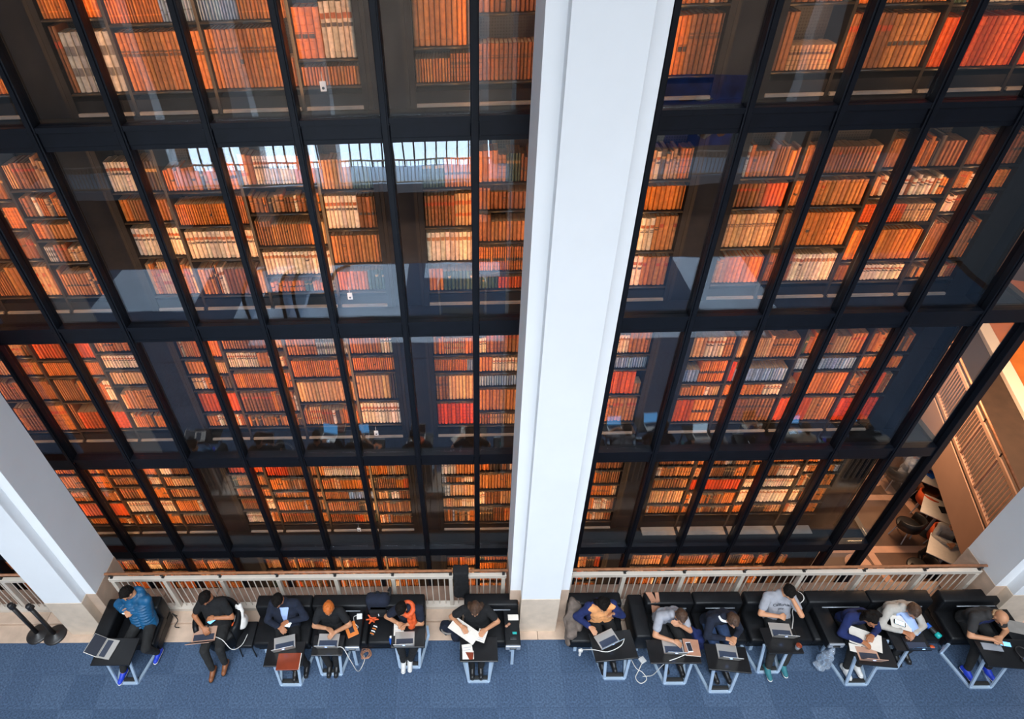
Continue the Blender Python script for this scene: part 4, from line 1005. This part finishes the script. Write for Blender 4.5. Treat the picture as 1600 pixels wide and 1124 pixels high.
lump('throw',[((3.32,4.50,.46),(3.42,4.36,.44),.06,.07),((3.40,4.44,.46),(3.45,4.30,.30),.06,.05)],'royal_blue_cloth','royal blue garment bunched on the bench right of the grey shirt','garment',.014,.03,14)
# ------------------------------------------------------------------ people
from mathutils.bvhtree import BVHTree
def ik(a,b,l1,l2,pole):
    a=V(a); b=V(b); d=b-a; L=d.length
    if L>(l1+l2)*.995: b=a+d*((l1+l2)*.995/L); d=b-a; L=d.length
    u=d.normalized(); k=(l1*l1-l2*l2+L*L)/(2*L); h=math.sqrt(max(l1*l1-k*k,1e-6))
    p=V(pole); p=(p-u*p.dot(u)); p=p.normalized() if p.length>1e-4 else u.orthogonal()
    return a+u*k+p*h, b
def hand_caps(b,w,e,lat,side,curl,grip=None):
    """palm and five fingers; w wrist, e elbow (gives the direction)"""
    d=(w-e).normalized(); d=(d+V((0,0,-.25))).normalized()
    x=(lat-d*lat.dot(d)).normalized()               # across the palm, towards the person's left
    dn=d.cross(x).normalized()
    if dn.z>0: dn=-dn
    for k in(-1,-.33,.33,1): b.capsule(w+x*(k*.012),w+d*.075+x*(k*.026),.015,.0125,8)
    for k,(o,l) in enumerate(((-.033,.062),(-.011,.075),(.011,.080),(.033,.070))):
        s=-side; o=o*s
        p0=w+d*.075+x*o; p1=p0+d*(l*.5)+dn*(l*.28*curl)+x*o*.12; p2=p1+d*(l*.34)+dn*(l*.52*curl)
        b.capsule(p0,p1,.0105,.0092,8); b.capsule(p1,p2,.0092,.0078,8)
    t=-side*-1
    p0=w+d*.025-x*(side*-.028); p0=w+d*.025+x*(side*.030)*-1
    p1=p0-x*(side*.022)+d*.030+dn*.008; p2=p1+d*.028+dn*.008-x*(side*.004)
    b.capsule(p0,p1,.0125,.0105,8); b.capsule(p1,p2,.0105,.0085,8)
def person(label,pel,neck,head,hR,hL,fR,fL,top,legs='dark_leg',shoe='shoe_black',skin='skin',hair='hair_brown',style='short',sleeve='long',
           yaw=0,look=None,eR=None,eL=None,curl=.7,puffy=False,build=1.0,extra=None,fdir=None,legpole=None):
    pel,neck,head=V(pel),V(neck),V(head); hR,hL,fR,fL=V(hR),V(hL),V(fR),V(fL)
    root=empty('person',(pel.x,pel.y,0),label=label,cat='person')
    # keep a human trunk length: shift the hips along the seat if needed
    lat=V((math.cos(yaw),math.sin(yaw),0))           # towards the person's left
    fwd=V((math.sin(yaw),-math.cos(yaw),0))
    up=(neck-pel).normalized()
    chest=pel.lerp(neck,.62)+fwd*-.015; belly=pel.lerp(neck,.28)
    shR=neck-lat*.165*build-up*.045; shL=neck+lat*.165*build-up*.045
    look=V(look) if look else (hR+hL)/2
    f=(look-head).normalized(); f=(f*1.0+fwd*.45).normalized()
    hu=(up+V((0,0,.3))); hu=(hu-f*hu.dot(f)).normalized(); hx=hu.cross(f).normalized()
    if hx.dot(lat)<0: hx=-hx
    pR=V(eR)-((shR+hR)/2) if eR else (-lat*.7-up*.6-fwd*.15); pL=V(eL)-((shL+hL)/2) if eL else (lat*.7-up*.6-fwd*.15)
    elR,wR=ik(shR,hR-(hR-shR).normalized()*.06,.285,.25,pR); elL,wL=ik(shL,hL-(hL-shL).normalized()*.06,.285,.25,pL)
    hipR=pel-lat*.095; hipL=pel+lat*.095
    lp=legpole or (fwd*.7+V((0,0,.75)))
    knR,anR=ik(hipR,fR+V((0,0,.045)),.42,.42,lp-lat*.12); knL,anL=ik(hipL,fL+V((0,0,.045)),.42,.42,lp+lat*.12)
    g=build
    def trunk(b,i):
        for s in(-1,1):
            b.capsule(pel+lat*s*.085*g,belly+lat*s*.065*g,.105*g+i,.095*g+i); b.capsule(belly+lat*s*.065*g,chest+lat*s*.085*g,.095*g+i,.10*g+i)
            b.capsule(chest+lat*s*.085*g,neck+lat*s*.10*g-up*.055,.10*g+i,.062*g+i)
        b.capsule(shR,shL,.056*g+i,.056*g+i); b.capsule(chest,neck-up*.03,.10*g+i,.06+i)
    def arm(b,s,e,w,i,whole=True):
        b.capsule(s,e,.050*g+i,.040+i)
        if whole: b.capsule(e,w,.040+i,.029+i)
    def leg(b,h,k,a,i): b.capsule(h,k,.083*g+i,.060+i); b.capsule(k,a,.058+i,.040+i)
    # --- body
    b=MB(); trunk(b,-.012); arm(b,shR,elR,wR,0); arm(b,shL,elL,wL,0); leg(b,hipR,knR,anR,-.006); leg(b,hipL,knL,anL,-.006)
    nb=head-hu*.075-f*.02
    b.capsule(neck-up*.03,nb,.056,.052)
    b.ell(head+hu*.02-f*.008,(hx*.074,f*.092,hu*.100)); b.capsule(head+f*.028-hu*.055,head+f*.05-hu*.075,.052,.036)
    b.capsule(head+f*.080+hu*.012,head+f*.098-hu*.018,.010,.014); b.capsule(head+f*.066+hu*.030-hx*.03,head+f*.066+hu*.030+hx*.03,.018,.018)
    for s in(-1,1): b.ell(head+hx*s*.077-hu*.004,(hx*.010,f*.018,hu*.030))
    hand_caps(b,wR,elR,lat,-1,curl); hand_caps(b,wL,elL,lat,1,curl)
    for a,k in((anR,knR),(anL,knL)):
        fd=V(fdir) if fdir else fwd
        b.capsule(a,a-V((0,0,.04))+fd*.10,.036,.030)
    under(remeshed(b,'body',skin,.0085,smooth_it=2),root)
    e=MB()
    for s in(-1,1): e.ell(head+hx*s*.031+f*.078+hu*.010,(hx*.013,f*.010,hu*.009),10,6)
    under(e.build('eyes','eye',None,True),root)
    e=MB(); e.capsule(head-hx*.020+f*.083-hu*.052,head+hx*.020+f*.083-hu*.052,.006,.006,8); under(e.build('mouth','lip',None,True),root)
    # --- clothes
    b=MB(); i=.012 if not puffy else .022
    trunk(b,i); b.capsule(neck-up*.02,neck+up*.015,.060+i*.6,.056+i*.6)
    wh=sleeve=='long'
    for s_,e_,w_ in((shR,elR,wR),(shL,elL,wL)):
        if sleeve=='none': continue
        if wh: arm(b,s_,e_,w_-(w_-e_).normalized()*.01,i)
        else: b.capsule(s_,s_.lerp(e_,.62),.054*g+i,.052+i)
    if puffy:
        for k in range(9):
            p=pel.lerp(neck,k/9.5)
            for s in(-1,1): b.ell(p+lat*s*.07,(lat*.135,fwd*.145,up*.026))
        for s_,e_,w_ in((shR,elR,wR),(shL,elL,wL)):
            for k in range(6):
                for A_,B_ in((s_,e_),(e_,w_)):
                    q=A_.lerp(B_,k/6); dd=(B_-A_).normalized(); xx=dd.orthogonal().normalized()
                    b.ell(q,(xx*.072,dd.cross(xx)*.072,dd*.022))
        b.capsule(neck-fwd*.05-lat*.07,neck-fwd*.05+lat*.07,.07,.07); b.ell(neck-fwd*.085+up*.03,(lat*.11,fwd*.06,up*.06))
    tp=under(remeshed(b,'jacket' if puffy or top in('navy_cloth',) else 'top',top,.0105,smooth_it=2 if puffy else 5,disp=0 if puffy else .007,dscale=16),root)
    b=MB(); leg(b,hipR,knR,anR.lerp(knR,.12),.010); leg(b,hipL,knL,anL.lerp(knL,.12),.010); b.capsule(hipR,hipL,.105*g,.105*g); b.capsule(pel,pel+up*.06,.11*g,.105*g)
    under(remeshed(b,'trousers',legs,.012,smooth_it=4,disp=.006,dscale=18),root)
    for a,k in((anR,knR),(anL,knL)):
        fd=(V(fdir) if fdir else fwd); b=MB(); gz=V((0,0,1)) if a.z<.2 else (k-a).normalized()
        fd=(fd-gz*fd.dot(gz)).normalized(); sx=gz.cross(fd)
        base=a-gz*.062
        b.capsule(base+gz*.035-fd*.05,base+gz*.028+fd*.12,.042,.036); b.capsule(a-fd*.015,base+gz*.045+fd*.05,.044,.038); b.capsule(base+gz*.03+fd*.03-sx*.012,base+gz*.022+fd*.13,.036,.030)
        sh=under(remeshed(b,'shoe',shoe,.009,smooth_it=3),root)
        m=MB(); m.capsule(base+gz*.012-fd*.05,base+gz*.012+fd*.13,.040,.036)
        M_=[V((v[0],v[1],v[2])) for v in m.v]; m.v=[tuple(p-gz*((p-base).dot(gz)-.012)*.75) for p in M_]
        under(m.build('sole','shoe_white' if shoe in('shoe_blue','shoe_teal','shoe_white') else 'rubber',None,True),root)
    # --- hair
    b=MB()
    if style!='bald':
        b.ell(head+hu*.036-f*.022,(hx*.085,f*.094,hu*.104)); b.capsule(head+hu*.085+f*.045,head+hu*.105-f*.02,.035,.045)
        b.capsule(head-f*.07+hu*.02,head-f*.055-hu*.045,.055,.045)
        if style in('long','curly'):
            for s in(-1,1): b.capsule(head+hx*s*.07-f*.03+hu*.03,head+hx*s*.085-f*.045-hu*.13,.042,.040)
            b.capsule(head-f*.06,neck-fwd*.03-up*.02,.065,.06)
        if style=='curly':
            for k in range(26):
                a=k*2.4; rr=.085; q=head+hu*(.03+.08*math.cos(k*.7))+hx*rr*math.cos(a)-f*(.03+.055*abs(math.sin(a))); b.ell(q,(hx*.036,f*.036,hu*.036),8,6)
        if style=='bun': b.ell(head+hu*.13-f*.06,(hx*.045,f*.045,hu*.04))
        under(remeshed(b,'hair',hair,.010,smooth_it=2,disp=.007,dscale=45),root)
    else:
        b.capsule(head-hx*.068-f*.035-hu*.03,head+hx*.068-f*.035-hu*.03,.022,.022); b.capsule(head-f*.075-hu*.03-hx*.04,head-f*.075-hu*.03+hx*.04,.028,.028)
        under(remeshed(b,'hair',hair,.009,smooth_it=2,disp=.004,dscale=45),root)
    return dict(root=root,top=tp,neck=neck,up=up,lat=lat,fwd=fwd,chest=chest,head=head,f=f,hu=hu,hx=hx,pel=pel,shR=shR,shL=shL,wR=wR,wL=wL,elR=elR,elL=elL,belly=belly)
def wrap_patch(P,name,m,pts_fn,nu,nv,th=.004):
    """a patch of cloth laid on the chest: pts_fn(u,v) -> (across, up) on the front; projected on the garment"""
    me=P['top'].data; bv=BVHTree.FromPolygons([v.co.copy() for v in me.vertices],[tuple(p.vertices) for p in me.polygons])
    n=(P['fwd']-P['up']*P['fwd'].dot(P['up'])).normalized(); vs=[]
    for j in range(nv+1):
        for i in range(nu+1):
            a,h=pts_fn(i/nu,j/nv); o=P['chest']+P['lat']*a+P['up']*h+n*.6
            hit=bv.ray_cast(o,-n)
            q=hit[0] if hit[0] is not None else P['chest']+P['lat']*a+P['up']*h+n*.1
            vs.append(q+n*th)
    k=len(vs); vs=vs+[q-n*(th*2.2) for q in vs]; fs=[]
    W_=nu+1
    for j in range(nv):
        for i in range(nu): a=j*W_+i; fs.append((a,a+1,a+1+W_,a+W_)); fs.append((k+a,k+a+W_,k+a+1+W_,k+a+1))
    for i in range(nu): fs.append((i,k+i,k+i+1,i+1)); a=nv*W_+i; fs.append((a,a+1,k+a+1,k+a))
    for j in range(nv): a=j*W_; fs.append((a,a+W_,k+a+W_,k+a)); a=j*W_+nu; fs.append((a,k+a,k+a+W_,a+W_))
    b=MB().add(vs,fs); return under(b.build(name,m,None,True),P['root'])

person('person in a blue puffer jacket looking at a phone',(-5.11,4.66,.52),(-5.14,4.80,1.0),(-5.20,4.77,1.16),(-5.33,4.63,.80),(-5.25,4.66,.80),(-5.36,4.05,.06),(-4.93,4.36,.06),'puffer_blue','dark_leg','shoe_blue','skin','hair_black','short',puffy=True,yaw=-.1,look=(-5.35,4.45,.75))
person('person in a black T-shirt with a laptop on the lap',(-3.94,4.62,.52),(-3.95,4.74,1.0),(-3.98,4.69,1.15),(-4.08,4.42,.66),(-3.93,4.53,.745),(-3.98,4.08,.06),(-3.80,4.16,.10),'black_cloth','dark_leg','boot_brown','skin_tan','hair_black','short','short',look=(-4.05,4.40,.62),eL=(-3.66,4.62,.75))
P3=person('person in a dark suit and pale blue shirt checking a white phone',(-2.86,4.60,.52),(-2.83,4.71,1.0),(-2.88,4.64,1.15),(-2.88,4.37,.76),(-2.76,4.45,.77),(-2.70,4.07,.07),(-2.54,4.14,.06),'navy_cloth','black_cloth','shoe_black','skin_tan','hair_black','short',look=(-2.90,4.40,.75),build=1.06)
wrap_patch(P3,'shirt_front','light_blue_shirt',lambda u,v:((u-.5)*(.03+.11*v)+.01,-.20+.33*v),6,10,.006)
person('person with ginger hair and black top typing on a laptop',(-2.18,4.64,.52),(-2.14,4.62,.93),(-2.12,4.56,1.06),(-2.17,4.36,.735),(-2.03,4.30,.735),(-2.19,4.14,.06),(-2.08,4.14,.06),'black_cloth','black_cloth','shoe_black','skin','hair_ginger','short','short',build=.92)
P6=person('person in navy with an orange-red scarf writing by hand',(-.93,4.66,.52),(-.96,4.62,.95),(-1.04,4.55,1.05),(-1.12,4.43,.735),(-1.00,4.42,.735),(-1.06,4.20,.06),(-.96,4.22,.06),'navy_cloth','black_cloth','shoe_white','skin','hair_black','short','short',look=(-1.1,4.38,.7))
b=MB(); n_=P6['neck']; b.tube([n_+V((-.07,-.02,.03)),n_+V((-.05,-.09,.0)),n_+V((.02,-.11,-.03)),n_+V((.08,-.06,.01)),n_+V((.07,.03,.04)),n_+V((-.02,.06,.05)),n_+V((-.07,.0,.03))],.036,10); b.capsule(n_+V((.03,-.10,-.03)),n_+V((.05,-.15,-.26)),.045,.055); b.capsule(n_+V((.07,-.06,-.03)),n_+V((.09,-.12,-.20)),.04,.045)
under(remeshed(b,'scarf','orange_red',.010,smooth_it=3,disp=.010,dscale=20),P6['root'])
P7=person('person in a black T-shirt holding papers beside the central pier',(.07,4.62,.52),(.055,4.60,.98),(.05,4.50,1.12),(-.18,4.35,.80),(.21,4.30,.78),(-.01,4.10,.06),(.12,4.10,.06),'black_cloth','black_cloth','shoe_black','skin','hair_brown','long','short',look=(.02,4.22,.75))
P8=person('person in a peach top and navy cardigan, dark hair falling forward',(1.97,4.66,.52),(1.92,4.62,.97),(1.92,4.56,1.10),(1.72,4.35,.74),(2.11,4.48,.86),(1.95,4.16,.06),(2.13,4.18,.06),'peach_cloth','black_cloth','shoe_black','skin','hair_black','long','none',eL=(2.25,4.6,.72),look=(1.95,4.2,.7),yaw=.1)
b=MB()
for s_,e_,w_,sg in((P8['shR'],P8['elR'],P8['wR'],-1),(P8['shL'],P8['elL'],P8['wL'],1)):
    b.capsule(s_,e_,.066,.056); b.capsule(e_,w_-(w_-e_).normalized()*.02,.056,.044); b.capsule(s_+P8['lat']*sg*.01-P8['fwd']*.02,P8['pel']+P8['lat']*sg*.15-P8['fwd']*.03+V((0,0,.04)),.075,.085)
    b.capsule(P8['neck']+P8['lat']*sg*.05-P8['fwd']*.05,P8['pel']+P8['lat']*sg*.07-P8['fwd']*.09+V((0,0,.05)),.07,.08)
under(remeshed(b,'cardigan','royal_blue_cloth',.011,smooth_it=4,disp=.007,dscale=16),P8['root'])
P9=person('man in a grey T-shirt bent low over his laptop',(2.94,4.66,.52),(2.93,4.50,.93),(3.03,4.42,1.0),(2.92,4.13,.735),(3.01,4.30,.87),(2.90,4.17,.06),(3.12,4.12,.06),'grey_shirt','dark_leg','shoe_black','skin','hair_brown','short','short',eR=(2.66,4.32,.72),eL=(3.18,4.30,.70),look=(2.98,4.12,.72),yaw=.15)
P10=person('person in a navy sweater with brown hair leaning on one arm',(3.66,4.62,.52),(3.66,4.45,.93),(3.75,4.36,1.0),(3.68,4.17,.735),(3.81,4.18,.735),(3.59,4.02,.06),(3.77,4.02,.06),'navy_cloth','denim','shoe_black','skin','hair_brown','short',yaw=.2,look=(3.78,4.1,.7))
b=MB(); n_=P10['neck']; b.tube([n_+V((-.06,.0,.02)),n_+V((-.04,-.06,.02)),n_+V((.03,-.075,.02)),n_+V((.07,-.02,.03))],.020,8); under(b.build('collar','white',None,True),P10['root'])
P11=person('man in a grey printed T-shirt resting his head on his hand',(4.64,4.68,.52),(4.58,4.76,1.0),(4.64,4.70,1.16),(4.56,4.48,.755),(4.70,4.63,1.06),(4.40,4.06,.06),(4.65,4.11,.06),'grey_shirt','dark_leg','shoe_teal','skin','hair_black','short','short',eR=(4.30,4.55,.75),eL=(4.90,4.52,.76),look=(4.6,4.35,.75),build=1.05,curl=1.2)
P12=person('person with dark curly hair in royal blue writing on cream paper',(5.70,4.62,.52),(5.66,4.45,.93),(5.71,4.36,1.0),(5.57,4.11,.735),(5.77,4.20,.735),(5.55,4.06,.06),(5.73,4.10,.06),'royal_blue_cloth','dark_leg','shoe_white','skin_tan','hair_black','curly',look=(5.74,3.95,.8),yaw=.1)
P13=person('man in a pale knit and blue shirt hunched over a dark laptop',(6.38,4.70,.52),(6.30,4.58,.93),(6.37,4.48,1.0),(6.22,4.25,.735),(6.37,4.22,.735),(6.38,4.26,.06),(6.54,4.29,.06),'pale_grey_knit','dark_leg','shoe_black','skin_tan','hair_brown','short',eR=(6.02,4.45,.72),eL=(6.62,4.42,.72),build=1.05,yaw=.1)
wrap_patch(P13,'shirt_front','light_blue_shirt',lambda u,v:((u-.5)*(.14+.08*v),-.10+.22*v),6,8,.006)
P14=person('bald man in a dark polo leaning over a phone at right',(7.50,4.62,.52),(7.42,4.44,.95),(7.51,4.36,1.03),(7.42,4.11,.77),(7.52,4.14,.77),(7.29,4.02,.06),(7.60,4.04,.06),'olive_navy','dark_leg','shoe_blue','skin','hair_blond','bald','short',eR=(7.14,4.35,.74),eL=(7.72,4.36,.74),yaw=.15,build=1.05)
wrap_patch(P14,'polo_front','royal_blue_cloth',lambda u,v:((u-.5)*(.22),-.12+.24*v),6,8,.006)
# print on the grey T-shirt
def shirt_print(P):
    me=P['top'].data; bv=BVHTree.FromPolygons([v.co.copy() for v in me.vertices],[tuple(p.vertices) for p in me.polygons])
    n=(P['fwd']-P['up']*P['fwd'].dot(P['up'])).normalized()
    for txt,size,h,arc in(('California',.062,.035,.8),('N.Y',.05,-.055,0)):
        cu=bpy.data.curves.new('t','FONT'); cu.body=txt; cu.size=size; cu.align_x='CENTER'; cu.offset=.0012
        t=bpy.data.objects.new('t',cu); COL.objects.link(t); dg=bpy.context.evaluated_depsgraph_get(); dg.update()
        tm=bpy.data.meshes.new_from_object(t.evaluated_get(dg)); bpy.data.objects.remove(t)
        for v in tm.vertices:
            a,hh=v.co.x,v.co.y-arc*v.co.x**2+h
            o=P['chest']+P['lat']*a+P['up']*hh+n*.6; hit=bv.ray_cast(o,-n)
            q=hit[0] if hit[0] is not None else o-n*.5
            v.co=q+n*.004
        tm.materials.append(MAT['keys']); o=bpy.data.objects.new('shirt_print',tm); COL.objects.link(o); under(o,P['root'])
shirt_print(P11)
# café guests on the lower floor
person('person in a grey hooded top at the near café table',(10.08,7.68,LOWZ+.53),(10.03,7.60,LOWZ+1.0),(9.98,7.52,LOWZ+1.12),(9.86,7.30,LOWZ+.78),(10.0,7.27,LOWZ+.78),(9.78,7.55,LOWZ+.06),(9.95,7.45,LOWZ+.06),'pale_grey_knit','black_cloth','shoe_black','skin','hair_brown','short',yaw=-.5)
person('person in a pale top at the farthest café table',(10.30,9.50,LOWZ+.53),(10.33,9.45,LOWZ+1.0),(10.36,9.40,LOWZ+1.14),(10.45,9.25,LOWZ+.78),(10.52,9.32,LOWZ+.78),(10.55,9.30,LOWZ+.06),(10.6,9.4,LOWZ+.06),'grey_shirt','black_cloth','shoe_black','skin','hair_black','short',yaw=.8)

bpy.data.scenes.remove(TMP)
